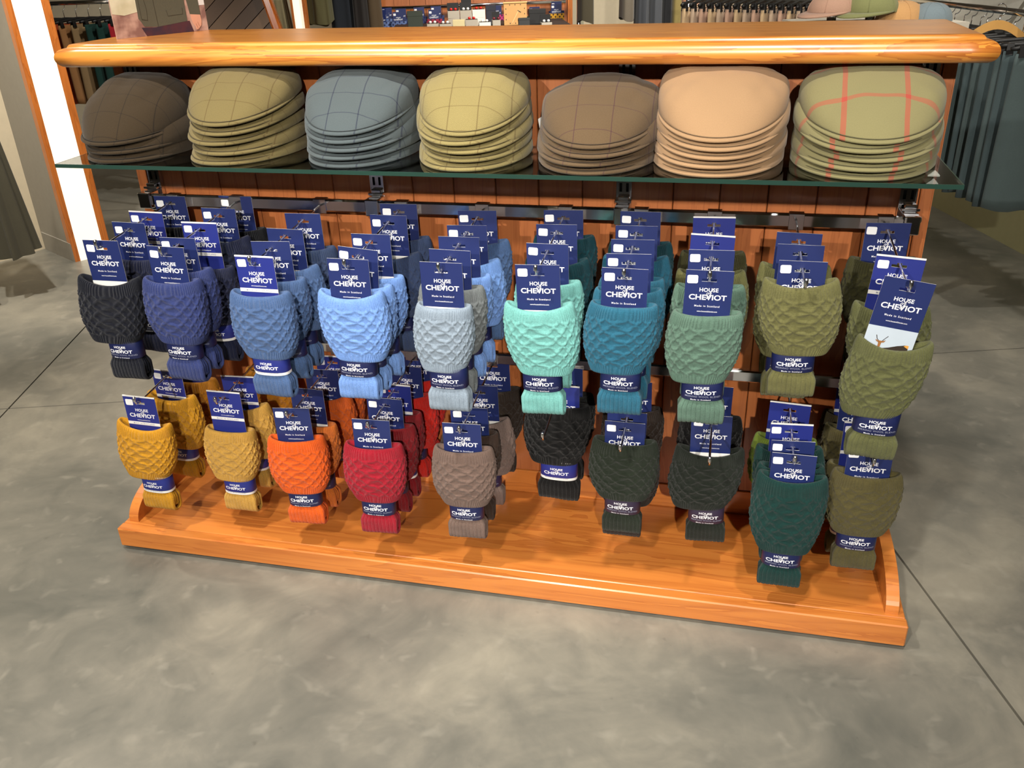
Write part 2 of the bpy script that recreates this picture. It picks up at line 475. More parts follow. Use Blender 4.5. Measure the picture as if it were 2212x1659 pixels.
class Print:
    """flat print: list of 2D polygons in the x-z plane"""
    def __init__(s): s.v = []; s.f = []
    def put(s, vf, cx, cz, wid=None, hgt=None):
        v, f = vf
        x0 = min(p[0] for p in v); x1 = max(p[0] for p in v); y0 = min(p[1] for p in v); y1 = max(p[1] for p in v)
        sx = wid/(x1-x0) if wid else 1; sy = hgt/(y1-y0) if hgt else sx
        o = len(s.v)
        s.v += [((p[0]-(x0+x1)/2)*sx+cx, (p[1]-(y0+y1)/2)*sy+cz) for p in v]
        s.f += [tuple(o+i for i in q) for q in f]
        return s
    def mesh(s, name, warp=None, y=0):
        me = bpy.data.meshes.new(name)
        fx = warp or (lambda x: y)
        vs = [(x, fx(x), z) for x, z in s.v]
        # make every face look to the front (-y)
        fs = []
        for q in s.f:
            (ax, az), (bx, bz), (cx, cz) = (s.v[i] for i in q[:3])
            fs.append(q if (bx-ax)*(cz-az)-(bz-az)*(cx-ax) > 0 else q[::-1])
        me.from_pydata(vs, [], fs); me.materials.append(None); me.update(); return me
T_HOUSE = text2d('HOUSE', 0, .022, 1.05); T_CHEV = text2d('CHEVIOT', 0, .026, 1.0)
T_MADE = text2d('Made in Scotland', 0, .012, 1.25); T_WWW = text2d('www.houseofcheviot.com', 0, .012)
T_MER = text2d('MERINO WOOL BLEND', 0, .005, 1.1); T_MIS = text2d('MADE IN SCOTLAND', 0, .006, 1.2)
def of_script():
    # the handwritten "of": small o, then a tall looping f
    o = [(-.55+.22*math.cos(a)+.12*math.sin(a), .02+.30*math.sin(a)) for a in [2*PI*i/12+1.2 for i in range(13)]]
    v, f = ribbon(o, .06)
    fs = [(-.36, .22), (-.1, .15), (.15, .45), (.42, .95), (.62, 1.18), (.78, 1.12), (.66, .92), (.42, .6), (.12, 0), (-.16, -.6), (-.42, -1.0), (-.68, -1.08), (-.72, -.9), (-.45, -.66), (0, -.42), (.3, -.1), (.12, .05), (.3, .12), (.5, .2)]
    v2, f2 = ribbon(fs, .06)
    k = len(v)
    return v+v2, f+[tuple(k+i for i in q) for q in f2]
T_OF = of_script()
def logo(p, cx, cz, s=1.0):
    p.put(T_HOUSE, cx+.001*s, cz+.0075*s, .036*s, .0082*s)
    p.put(T_CHEV, cx, cz-.0078*s, .072*s, .0112*s)
    p.put(T_OF, cx+.003*s, cz-.0005*s, .013*s, .0215*s)
    return p
pA = logo(Print(), .0, -.0340); pA.put(T_MADE, 0, -.0600, .048, .0040); pA.put(T_WWW, .001, -.0712, .039, .0030)
MA = pA.mesh('lettering')
pB = logo(Print(), .0, -.0340); pB.put(T_WWW, .001, -.0545, .036, .0026)
MBm = pB.mesh('lettering')
strip_text = Print().put(T_MIS, 0, -.0645, .060, .0040).mesh('strip_lettering')
BA, BBb, BZ0, BZ1 = .0415, .0225, -.294, -.240
def bandf(x): 
    t = min(.999, abs(x)/BA); return -BBb*(1-t**2.6)**(1/2.6)
def bwarp(off): return lambda x: bandf(max(-BA*.985, min(BA*.985, x)))-off
pC = logo(Print(), -.003, -.2665, .84); pC.put(T_MADE, -.003, -.2905, .040, .0032)
MC = pC.mesh('lettering', bwarp(.0010))
MCg = Print().put(T_MER, .001, -.2828, .070, .0044).mesh('fibre_lettering', bwarp(.0010))
pD = logo(Print(), -.003, -.2680, .78); MD = pD.mesh('lettering', bwarp(.0010))
MDs = Print().put(T_MIS, -.002, -.2885, .052, .0028).mesh('strip_lettering', bwarp(.0016))

# ------------------------------------------------------------------ sock pack meshes
CW = .0452
def card_mesh(zb=-.135):
    mb = MB(); y0, y1 = 0, .0012
    def rect(x0, x1, z0, z1):
        mb.box(x0, x1, y0, y1, z0, z1)
    o = []
    zt = .013
    def cell(x0, x1, z0, z1): mb.box(x0, x1, y0, y1, z0, z1)
    cell(-CW, CW, -.0005, zt)
    cell(-CW, -.0045, -.0040, -.0005); cell(.0045, CW, -.0040, -.0005)
    cell(-CW, -.0140, -.0095, -.0040); cell(.0140, CW, -.0095, -.0040)
    cell(-CW, CW, zb, -.0095)
    mb.mi = [1 if (i % 6) in (0, 1, 3, 4, 5) else 0 for i in range(len(mb.f))]
    # front (-y) of each box is face 2 -> navy; edges and back white; keep seams inside invisible
    return mb.mesh('header_card', mats=2)
CARD = card_mesh()
def rrect(w_, h_, r, n=4):
    pts = []
    for cx, cz, a0 in ((w_/2-r, h_/2-r, 0), (-w_/2+r, h_/2-r, 90), (-w_/2+r, -h_/2+r, 180), (w_/2-r, -h_/2+r, 270)):
        for i in range(n+1): a = R(a0+90*i/n); pts.append((cx+r*math.cos(a), cz+r*math.sin(a)))
    return pts
STK = MB().poly_prism(rrect(.0205, .0165, .003), 'y', -.0005, .0000).mesh('price_sticker')
STRIP = MB().box(-CW, CW, -.0004, 0, -.0685, -.0605).mesh('white_strip')
TOPED = MB().box(-CW, CW, -.0005, .0017, .0100, .0132).mesh('white_top_edge')
LOWW = MB().box(-CW, CW, -.0004, 0, -.134, -.0840).mesh('picture_panel')

def cuff_mesh(seed, skew=0.0, dip=.010, wid=1.0, tall=1.0):
    N, Mv = 300, 104
    prof = [(-.116, .048, .0035), (-.096, .051, .0070), (-.0875, .0540, .0120), (-.0860, .0570, .0175), (-.091, .0602, .0220), (-.106, .0630, .0250),
            (-.135, .0648, .0268), (-.165, .0645, .0272), (-.193, .0618, .0268), (-.215, .0570, .0255), (-.231, .0525, .0252), (-.241, .0490, .0250), (-.2475, .0465, .0246), (-.2510, .0435, .0225), (-.248, .037, .014)]
    cum = [0]
    for i in range(1, len(prof)):
        cum.append(cum[-1]+math.dist(prof[i], prof[i-1]))
    def at(t):
        d = t*cum[-1]
        for i in range(1, len(prof)):
            if d <= cum[i] or i == len(prof)-1:
                k = (d-cum[i-1])/(cum[i]-cum[i-1])
                p0 = prof[max(0, i-2)]; p1 = prof[i-1]; p2 = prof[i]; p3 = prof[min(len(prof)-1, i+1)]
                return [.5*((2*p1[q])+(-p0[q]+p2[q])*k+(2*p0[q]-5*p1[q]+4*p2[q]-p3[q])*k*k+(-p0[q]+3*p1[q]-3*p2[q]+p3[q])*k**3) for q in range(3)]
    rows = []
    e = .72
    for i in range(Mv):
        t = i/(Mv-1); z, a, b = at(t)
        a *= wid
        outside = max(0, min(1, (t-.13)/.08))
        row = []
        for j in range(N):
            th = 2*PI*j/N
            c, s_ = math.cos(th), math.sin(th)
            x = a*math.copysign(abs(c)**e, c); y = b*math.copysign(abs(s_)**e, s_)
            # arc-length like coordinate for the knit
            s = (x if s_ < 0 else 2*a-x) if abs(y) > b*.5 else (math.copysign(a, c) if s_ < 0 else 2*a-math.copysign(a, c))+ (0)
            s = .0628*(2*th/PI) if False else th*(.285/(2*PI))
            zz = z
            up = dip*((abs(x)/a)**2.2)*max(0, 1-(-.086-z)/.07 if z < -.086 else 1)
            lump = fbm(x*14, y*20, z*14, seed)
            h = 0
            if outside > 0:
                zr = z
                top = max(0, min(1, (zr+.118)/.010)); low = max(0, min(1, (-.224-zr)/.008))
                rib = .0012*math.cos(2*PI*s/(.285/68))
                cw_ = max(0, 1-top-low)
                p = .285/15
                q1 = (s+zr*.62)/p; q2 = (s-zr*.62)/p
                c1 = math.cos(2*PI*q1); c2 = math.cos(2*PI*q2)
                r1 = max(0, c1-.22)/.78; r2 = max(0, c2-.22)/.78
                chk = .5+.5*math.cos(2*PI*zr/.0137+math.pi*(math.floor(q1+q2)))
                rope = max(r1**.6*(.50+.50*chk), r2**.6*(1.0-.50*chk))
                tw = .12*math.cos(2*PI*(s*.9+zr*2.2)/.0052)*rope
                h = outside*((top+low*max(0, min(1, (.96-t)/.05)))*rib+cw_*(.0036*rope+.0036*tw-.0012))
            n = Vector((c/a, s_/b, 0)); n.normalize()
            x2 = x+n.x*h+skew*(-.09-z)*1.0+lump*.0032; y2 = y+n.y*h+fbm(x*10, 3, z*10, seed+4)*.0022*outside
            row.append((x2, y2+.001, (zz+up)*1.0+fbm(x*12, 9, 1, seed)*.004*(1-t)))
        rows.append(row)
    mb = MB(); mb.quadgrid(rows, True, 0, True)
    # tall: stretch of the cuff only, kept so its lower end stays at the band
    if tall != 1.0:
        mb.v = [(x, y, -.25+(z+.25)*tall) for x, y, z in mb.v]
    return mb.mesh('cuff', True)
CUFFS = [cuff_mesh(1), cuff_mesh(2, .05, .014, 1.03), cuff_mesh(3, -.05, .006, .98), cuff_mesh(5, -.10, .018, 1.05), cuff_mesh(6, 0, .012, 1.02, 1.22)]

def leg_mesh(seed):
    """stocking leg folded into a U below the band, squeezed where the band holds it"""
    mb = MB(); hw = .0470
    def sq(z): # 0 inside the band, 1 well below it
        t = max(0, min(1, (-.288-z)/.030)); return t*t*(3-2*t)
    def ushell(yf, zb, th, ztop, hw, N=99):
        path = []
        r = yf
        for i in range(16): path.append((-yf, ztop+(zb+r-ztop)*i/15, (-1, 0)))
        for i in range(1, 14):
            a = PI*i/14; path.append((-r*math.cos(a), zb+r-r*math.sin(a), (-math.cos(a), -math.sin(a))))
        for i in range(16): path.append((yf, zb+r+(ztop-zb-r)*i/15, (1, 0)))
        outer = []; inner = []
        for k, (y, z, n) in enumerate(path):
            ro = []; ri = []
            q = sq(z); f = .80+.20*q; fy = .80+.25*q
            for j in range(N+1):
                u = -1+2*j/N; x = hw*u*f
                bow = 1-.45*abs(u)**3*(1-.6*q)
                edge = max(0, 1-((1-abs(u))/.07)) if abs(u) > .93 else 0
                g = abs((u*5.0) % 1.0-.5)*2
                rib = -.0016*max(0, 1-(1-g)/.35)
                sh = (th/2)*(1-edge**2)**.5 if edge < 1 else 0
                lump = fbm(x*15, y*8, z*15, seed)*.0028*q
                xx = x*(1+.04*fbm(0, z*20, 2, seed))
                yy = y*fy*bow
                ro.append((xx, yy+n[0]*(sh+rib)+lump, z+n[1]*(sh+rib)+.004*fbm(x*20, y*20, 1, seed)*q))
                ri.append((xx, yy-n[0]*sh+lump, z-n[1]*sh))
            outer.append(ro); inner.append(ri)
        mb.quadgrid(outer, False, 0); mb.quadgrid(inner, False, 0, True)
    ushell(.0170, -.360, .0085, -.236, hw)
    ushell(.0060, -.343, .0075, -.236, hw*.97, 40)
    return mb.mesh('folded_leg', True)
LEGS = [leg_mesh(1), leg_mesh(8)]
def band_mesh():
    mb = MB(); rows = []
    for z, k in ((BZ0, 0), (BZ0+.001, .0006), (BZ1-.001, .0006), (BZ1, 0)):
        row = []
        for j in range(72):
            th = 2*PI*j/72; c, s_ = math.cos(th), math.sin(th); ee = 2/2.6
            row.append(((BA+k)*math.copysign(abs(c)**ee, c), (BBb+k)*math.copysign(abs(s_)**ee, s_), z))
        rows.append(row)
    mb.quadgrid(rows, True); return mb.mesh('paper_band', True)
BAND = band_mesh()
def bandedge(z0, z1):
    mb = MB(); rows = []
    for z in (z0, z1):
        rows.append([((BA+.0009)*math.copysign(abs(math.cos(t))**(2/2.6), math.cos(t)), (BBb+.0009)*math.copysign(abs(math.sin(t))**(2/2.6), math.sin(t)), z) for t in [2*PI*j/72 for j in range(72)]])
    mb.quadgrid(rows, True); return mb.mesh('white_border', True)
BE1 = bandedge(BZ0-.0004, BZ0+.0070); BE2 = bandedge(BZ1-.0035, BZ1+.0004)

def shorten(me):
    for v in me.vertices:
        if v.co.z < -.086: v.co.z = -.086+(v.co.z+.086)*.875
    me.update()
for me_ in CUFFS+LEGS+[BAND, BE1, BE2, MC, MCg, MD, MDs]: shorten(me_)
WOOL = dict(
    black_navy=('black-navy', (12, 16, 30)), ink=('ink black', (10, 12, 20)), dark_navy=('dark navy', (30, 36, 66)), indigo=('indigo navy', (50, 62, 116)),
    denim=('denim blue', (76, 104, 150)), dark_denim=('dark denim', (58, 74, 110)), cornflower=('cornflower blue', (120, 160, 226)),
    silver=('silver grey', (148, 164, 180)), stone=('stone grey', (120, 126, 128)), aqua=('bright aqua', (122, 190, 184)), deep_teal=('deep teal', (10, 62, 72)),
    teal=('teal blue', (40, 104, 130)), sage=('sage green', (94, 124, 108)), olive=('olive green', (112, 110, 66)), dark_olive=('dark olive', (74, 72, 40)), moss=('moss green', (100, 102, 62)),
    ochre=('dark ochre', (176, 112, 12)), mustard=('mustard yellow', (214, 152, 30)), pale_mustard=('pale mustard', (214, 164, 74)),
    burnt=('burnt orange', (196, 84, 14)), tangerine=('light orange', (224, 120, 44)), orange=('vivid orange', (232, 96, 22)),
    scarlet=('scarlet red', (206, 34, 22)), wine=('wine red', (134, 16, 26)), crimson=('crimson red', (164, 22, 42)),
    brown=('chocolate brown', (64, 46, 36)), taupe=('taupe', (132, 112, 104)), dusk=('dusky taupe', (122, 100, 90)), black=('jet black', (10, 10, 10)),
    bracken=('bracken brown', (48, 36, 28)), charcoal_green=('charcoal green', (34, 42, 30)), bottle=('blackish green', (28, 34, 26)),
    lime=('lime green', (112, 132, 44)), forest=('forest green', (8, 54, 50)), khaki=('khaki brown', (92, 84, 48)), dark_khaki=('dark khaki', (70, 60, 34)))
WM = {k: knit('wool_'+k, tuple(x*.86 for x in rgb(*v[1])[:3])+(1,)) for k, v in WOOL.items()}
WM['silver_rib'] = WM['silver']
ORD = ['', 'second', 'third', 'fourth', 'fifth']
def hook_z(y, upper): return (.889 if upper else .482)+.09*(y+.06)
STAG = {}
def stag_meshes():
    sky = MB().box(-CW, CW, -.0005, 0, -.134, -.0846).mesh('sky_print')
    p = Print()
    # antlers, ears and head of a stag, then the dark hill behind it
    p.put(ribbon([(-.5, 1), (-.35, .4), (-.12, .05)], .035), -.0215, -.1085, .009, .012)
    p.put(ribbon([(.6, 1.1), (.3, .5), (.1, .05)], .035), -.0085, -.1080, .010, .013)
    ears = p.mesh('antler_print', None, -.0009)
    q = Print()
    q.put(([(-1, .3), (-.45, .1), (-.3, -.4), (-.8, -.1)], [(0, 1, 2, 3)]), -.021, -.1145, .008, .006)
    q.put(([(1, .5), (.45, .1), (.3, -.4), (.8, -.1)], [(0, 1, 2, 3)]), -.010, -.1140, .008, .007)
    q.put(([(-.5, .5), (.5, .5), (.35, -1), (-.35, -1)], [(3, 2, 1, 0)]), -.0155, -.1200, .006, .014)
    face = q.mesh('stag_print', None, -.0010)
    h = Print(); pts = [(-1, -1), (-1, -.5), (-.4, -.1), (.2, .5), (.75, .9), (1, .6), (1, -1)]
    h.put((pts, [tuple(range(6, -1, -1))]), .012, -.1235, .050, .020)
    hill = h.mesh('hill_print', None, -.0009)
    g = Print(); g.put(([(-.6, .2), (.3, 1), (1, .8), (1, -1), (.4, -.6)], [(4, 3, 2, 1, 0)]), .0325, -.1165, .009, .007)
    glow = g.mesh('lit_fur_print', None, -.0012)
    return sky, ears, face, hill, glow
SKYM = plain('sky_print', rgb(186, 198, 210), .5); FURM = plain('fur_print', rgb(150, 100, 52), .6); HILLM = plain('hill_print', rgb(44, 32, 22), .6); GLOWM = plain('glow_print', rgb(214, 150, 60), .6)

def pack(X, y, upper, key, idx, fkey, typ='A', cuff=0, raise_=0.0, yaw=0, roll=0, sticker=True, band=None, cardroll=0, scale=1.0, cw=1.15):
    nm = WOOL[key][0]; rail_n = 'upper' if upper else 'lower'
    if idx == 0: lab = f'{nm} cable-knit sock pack at the tip of its hook on the {rail_n} rail'
    else: lab = f'{nm} cable-knit sock pack, {ORD[idx]} from hook tip behind {WOOL[fkey][0]} pack, {rail_n} rail'
    t = thing('sock_pack', lab, 'socks', (X, y, hook_z(y, upper)), (0, roll, yaw), f'sock packs on the {rail_n} rail')
    t.scale = (scale, 1, scale)
    cm = M['navy_card'] if typ in ('A', 'S') else M['royal_card']
    c = obj('header_card', CARD, [cm, M['white_card']], t, rot=(0, cardroll, 0))
    if typ in ('A', 'S'):
        obj('lettering', MA, M['ink'], c, (0, -.0003, 0))
        if typ == 'A': obj('picture_panel', LOWW, M['white_card'], c)
        else:
            for n_, me, mt in zip(('sky_print', 'antler_print', 'stag_print', 'hill_print', 'lit_fur_print'), STAG['m'], (SKYM, HILLM, FURM, HILLM, GLOWM)): obj(n_, me, mt, c)
    else:
        obj('lettering', MBm, M['ink'], c, (0, -.0003, 0))
        s = obj('white_strip', STRIP, M['white_card'], c); obj('strip_lettering', strip_text, M['ink_grey'], c, (0, -.0007, 0))
        obj('white_top_edge', TOPED, M['white_card'], c)
    if sticker: obj('price_sticker', STK, M['sticker'], c, (-.0305+random.uniform(-.002, .002), 0, -.0045+random.uniform(-.002, .001)), (0, random.uniform(-.05, .05), 0))
    g = (0, 0, raise_)
    obj('cuff', CUFFS[cuff], WM[key], t, g, scale=(cw, 1.06, 1))
    obj('folded_leg', LEGS[random.randint(0, 1)], WM[key], t, g)
    b = obj('paper_band', BAND, band or M['navy_band'], t, g)
    if typ == 'B':
        b.material_slots[0].material = M['royal_card']
        obj('white_border', BE1, M['white_card'], b); obj('white_border', BE2, M['white_card'], b); obj('lettering', MD, M['ink'], b)
        obj('strip_lettering', MDs, M['ink_grey'], b)
    else:
        obj('lettering', MC, M['ink'], b); obj('fibre_lettering', MCg, M['ink_grey'], b)
    return t
STAG['m'] = stag_meshes()
# hooks: X, tip y, [(y, colour, type, cuff variant, raise, options), back to front]
UP = [
 (-.836, -.372, [(-.072, 'ink', 'A', 0, .02), (-.178, 'ink', 'B', 1, .01), (-.250, 'dark_navy', 'A', 2, .01), (-.358, 'black_navy', 'A', 1, -.004, dict(cuff=3, cw=1.25))]),
 (-.660, -.392, [(-.058, 'ink', 'A', 0, .01), (-.142, 'dark_navy', 'A', 1, .02), (-.232, 'dark_navy', 'B', 2, -.012), (-.326, 'indigo', 'A', 0, .02), (-.376, 'indigo', 'A', 0, .016)]),
 (-.432, -.418, [(-.156, 'dark_denim', 'A', 0, .01, dict(sticker=False)), (-.252, 'denim', 'A', 1, .005, dict(sticker=False)), (-.324, 'denim', 'A', 2, .01, dict(sticker=False)), (-.402, 'denim', 'B', 0, .010)]),
 (-.221, -.412, [(-.076, 'dark_denim', 'A', 0, .01), (-.148, 'dark_denim', 'A', 1, .0), (-.262, 'cornflower', 'A', 2, .0), (-.340, 'cornflower', 'A', 0, .01, dict(cardroll=.06)), (-.396, 'cornflower', 'A', 1, .018)]),
 (-.020, -.408, [(-.102, 'denim', 'A', 0, .02), (-.192, 'cornflower', 'A', 1, .01), (-.258, 'cornflower', 'A', 2, .01, dict(sticker=False)), (-.328, 'stone', 'A', 0, .012, dict(sticker=False)), (-.392, 'silver', 'A', 2, .004, dict(sticker=False, cw=1.02))]),
 (.178, -.398, [(-.082, 'deep_teal', 'A', 0, .03), (-.168, 'deep_teal', 'A', 1, .01), (-.276, 'aqua', 'A', 0, .01), (-.382, 'aqua', 'A', 1, .008, dict(roll=-.03))]),
 (.352, -.396, [(-.076, 'deep_teal', 'A', 0, .02), (-.160, 'teal', 'A', 1, .02), (-.236, 'teal', 'A', 2, .01), (-.310, 'teal', 'A', 0, .015), (-.380, 'teal', 'A', 2, .022)]),
 (.514, -.388, [(-.092, 'dark_olive', 'B', 0, .01, dict(sticker=False)), (-.194, 'olive', 'B', 1, .01, dict(sticker=False, cardroll=.05)), (-.274, 'sage', 'A', 0, .015), (-.372, 'sage', 'A', 2, .010, dict(cardroll=.03))]),
 (.688, -.402, [(-.168, 'olive', 'A', 1, .02, dict(sticker=False)), (-.230, 'olive', 'A', 0, .0, dict(sticker=False)), (-.310, 'olive', 'A', 1, .052, dict(cardroll=.03))]),
 (.870, -.390, [(-.096, 'dark_olive', 'A', 0, .014, dict(yaw=.1)), (-.268, 'moss', 'B', 1, -.01, dict(cardroll=.05)), (-.374, 'moss', 'S', 3, -.036, dict(cardroll=.10, roll=.05, sticker=False, cw=1.07))])]
LO = [
 (-.850, -.360, [(-.120, 'ochre', 'B', 0, .01), (-.220, 'mustard', 'B', 1, .02), (-.346, 'mustard', 'B', 3, .01, dict(cw=1.18))]),
 (-.645, -.330, [(-.062, 'ochre', 'B', 0, .02), (-.220, 'pale_mustard', 'B', 1, .01, dict(sticker=False)), (-.294, 'pale_mustard', 'B', 2, -.01, dict(sticker=False))]),
 (-.440, -.362, [(-.090, 'burnt', 'B', 0, .02), (-.160, 'burnt', 'A', 1, .02, dict(sticker=False)), (-.252, 'tangerine', 'A', 2, .0, dict(sticker=False)), (-.340, 'orange', 'A', 0, .012, dict(yaw=.12))]),
 (-.230, -.375, [(-.046, 'scarlet', 'A', 0, .02, dict(sticker=False)), (-.114, 'scarlet', 'A', 1, .015), (-.202, 'wine', 'B', 2, .02), (-.266, 'wine', 'A', 0, .02), (-.358, 'crimson', 'A', 0, .026, dict(yaw=.08))]),
 (-.015, -.360, [(-.050, 'bracken', 'A', 0, .01), (-.178, 'taupe', 'A', 1, .0), (-.276, 'brown', 'A', 2, .03), (-.342, 'dusk', 'A', 0, .028, dict(yaw=.05))]),
 (.177, -.356, [(-.065, 'black', 'A', 0, .02), (-.150, 'black', 'B', 2, .05, dict(band=1, scale=1.12))]),
 (.352, -.376, [(-.110, 'bracken', 'A', 0, .02), (-.240, 'bracken', 'A', 1, .0, dict(sticker=False)), (-.282, 'charcoal_green', 'A', 0, .045, dict(band=1, cw=1.2))]),
 (.542, -.392, [(-.100, 'black', 'A', 0, .01), (-.228, 'bottle', 'A', 3, .0, dict(band=1, cw=1.2))]),
 (.715, -.362, [(-.150, 'lime', 'B', 0, .0, dict(sticker=False)), (-.234, 'forest', 'B', 1, .03), (-.300, 'forest', 'A', 0, .03), (-.348, 'forest', 'A', 4, .0)]),
 (.872, -.345, [(-.040, 'dark_khaki', 'B', 0, .01), (-.110, 'khaki', 'A', 1, .02), (-.206, 'khaki', 'B', 2, -.01), (-.300, 'khaki', 'A', 0, .03)])]
rod_cache = {}
def hook(X, tip, upper, name):
    rn = 'upper' if upper else 'lower'
    t = thing('display_hook', f'long chrome wire hook with the {name} sock packs on the {rn} rail', 'hook', (X, 0, 0), group='wire hooks on the chrome rails')
    z0 = hook_z(-.06, upper); z1 = hook_z(tip, upper); ztop = .9001 if upper else .5152
    mb = MB(); mb.cbox(-.016, .016, -.0605, -.0575, ztop-.034, ztop+.002, .0006); mb.cbox(-.016, .016, -.0605, -.0395, ztop+.0002, ztop+.002, .0005)
    mb.cbox(-.016, .016, -.0425, -.0395, ztop-.018, ztop+.002, .0006)
    obj('saddle', mb.mesh('saddle'), M['chrome'], t)
    up_ = .014
    pts = [(0, -.059, z0-.003), (0, -.10, hook_z(-.10, upper)-.003), (0, tip+.012, hook_z(tip+.012, upper)-.003), (0, tip+.003, z1-.001), (0, tip-.001, z1+up_*.6), (0, tip-.001, z1+up_)]
    obj('rod', MB().tube(pts, .0026, 8).mesh('rod', True), M['chrome'], t)
    obj('tip', MB().lathe([(0, 0), (.0036, .0005), (.0042, .002), (.0042, .010), (.0034, .0125), (0, .0130)], 10).mesh('tip', True), M['steel'], t, (0, tip-.001, z1+.007))
for upper, H in ((True, UP), (False, LO)):
    for X, tip, lst in H:
        fkey = lst[-1][1]
        hook(X, tip, upper, WOOL[fkey][0])
        n = len(lst)
        for i, it in enumerate(lst):
            y, key, typ, cf, rs = it[:5]; kw = dict(it[5]) if len(it) > 5 else {}
            if kw.get('band'): kw['band'] = M['plum_band']
            kw.setdefault('cuff', cf)
            kw.setdefault('yaw', random.uniform(-.06, .06)); kw.setdefault('roll', random.uniform(-.02, .02))
            if i < n-1 and lst[i+1][0]-y > -.045: kw['yaw'] = 0
            pack(X, y, upper, key, n-1-i, fkey, typ, raise_=rs, **kw)

# ------------------------------------------------------------------ flat caps
def cap_crown(seed, H=.108, hw=.124, lf=.190, lb=.085, fold=.009):
    """crown: dome with the apex toward the back, sloping to the peak edge in front"""
    Nt, Nr = 96, 40
    v = []; uv = []; mb = MB(); rows = []
    def outline(th):
        c, s = math.cos(th), math.sin(th); e = .86 if s > 0 else .98
        x = hw*math.copysign(abs(c)**e, c); y = (lb if s > 0 else lf)*math.copysign(abs(s)**e, s)
        return x, y
    pts = []
    for i in range(Nr+1):
        rho = i/Nr; row = []
        for j in range(Nt):
            th = 2*PI*j/Nt; ox, oy = outline(th); s = math.sin(th)
            front = max(0, -s)**1.5
            k = rho
            pe = 2.0*front+3.6*(1-front); q = .86*front+.58*(1-front)
            z = H*(1-k**pe)**q
            # hollow slope and soft side bulge over the band
            swell = (1-front)*.10*max(0, 1-((rho-.86)/.16)**2)
            x, y = ox*k*(1+swell), oy*k*(1+swell*.5)
            n = fbm(x*11, y*11, z*9, seed)*fold+fbm(x*30, y*30, z*24, seed+3)*fold*.35
            side = abs(x)/hw
            n *= .35+1.0*side
            edge = min(1, (1-rho)*8)
            px, py, pz = x*(1+n*2*edge*side), y+n*.5*edge, z+n*edge*.9+.004
            row.append((px, py, pz)); 
            uv.append((x, y+z*.12))
        rows.append(row)
    # hem turned in
    hem = [(x*.985, y*.985, .001) for x, y, z in rows[-1]]
    rows.append(hem); uv += [uv[Nr*Nt+j] for j in range(Nt)]
    mb.quadgrid(rows, True, 0, False)
    return mb, uv, outline
def cap_meshes(seed, **kw):
    mb, uv, ol = cap_crown(seed, **kw)
    crown = mb.mesh('crown', True, uv=uv)
    pk = MB(); rows = []; puv = []
    n = 44
    sec = [(.74, .0065), (.90, .0090), (1.02, .0085), (1.042, .0062), (1.045, .0040), (1.030, .0012), (.90, .0002), (.74, .0002)]
    for j in range(n+1):
        th = R(-172)+R(164)*j/n
        ox, oy = ol(th); row = []
        lip = max(0, -math.sin(th))
        for k, z in sec:
            kk = 1+(k-1)*(lip**.4)
            if k < 1: kk = k
            row.append((ox*kk, oy*kk, z*(.55+.45*lip)+(.0)))
            puv.append((ox*kk, oy*kk))
        rows.append(row)
    pk.quadgrid(rows, True, 0, False)
    # stitched seam line along the peak
    peak = pk.mesh('peak', True, uv=puv)
    sm = MB().tube([(ol(R(-160)+R(140)*i/40)[0]*1.004, ol(R(-160)+R(140)*i/40)[1]*1.004, .0100) for i in range(41)], .0011, 5).mesh('seam', True)
    return crown, peak, sm
CAPS = [ # X, y centre, yaw, count, colour name, material, kwargs, lift
 (-.826, -.098, .06, 3, 'dark brown', tweed('tweed_dark_brown', rgb(76, 62, 44), .060, rgb(36, 30, 26), .030, fleck=.3), dict(seed=1, H=.104, hw=.118), .019),
 (-.553, -.092, .05, 5, 'khaki olive', tweed('tweed_khaki', rgb(146, 130, 84), .062, rgb(98, 78, 46), .035, fleck=.25), dict(seed=2, H=.060, hw=.120), .0205),
 (-.272, -.094, .05, 5, 'slate blue', tweed('tweed_slate', rgb(102, 113, 116), .068, rgb(36, 38, 66), .038, fleck=.22), dict(seed=3, H=.066, hw=.120), .0165),
 (-.012, -.100, .08, 5, 'straw herringbone', tweed('tweed_straw', rgb(176, 160, 104), .062, rgb(104, 84, 50), .038, fleck=.38, herring=True), dict(seed=4, H=.068, hw=.116), .0175),
 (.266, -.106, -.02, 4, 'heather brown', tweed('tweed_heather', rgb(120, 98, 72), .074, rgb(78, 48, 58), .028, fleck=.32), dict(seed=5, H=.074, hw=.122), .0165),
 (.512, -.104, -.05, 5, 'pale beige', tweed('tweed_beige', rgb(206, 166, 124), None, None, fleck=.16), dict(seed=6, H=.072, hw=.126), .0165),
 (.795, -.106, -.10, 5, 'red-checked sage', tweed('tweed_sage', rgb(172, 164, 116), .110, rgb(206, 76, 70), .085, row=.112, fleck=.16, off=(0.0, .35)), dict(seed=7, H=.072, hw=.132), .0165)]
FL, TL = .190, R(3.2)   # caps tip forward a little more with every cap below them
SC = {'dark brown': lin((.28, .23, .16)), 'khaki olive': lin((.57, .5, .33)), 'slate blue': lin((.4, .45, .47)), 'straw herringbone': lin((.69, .62, .4)), 'heather brown': lin((.47, .38, .28)), 'pale beige': lin((.8, .65, .48)), 'red-checked sage': lin((.67, .64, .45))}
POS = ['bottom', 'second', 'third', 'fourth', 'fifth']
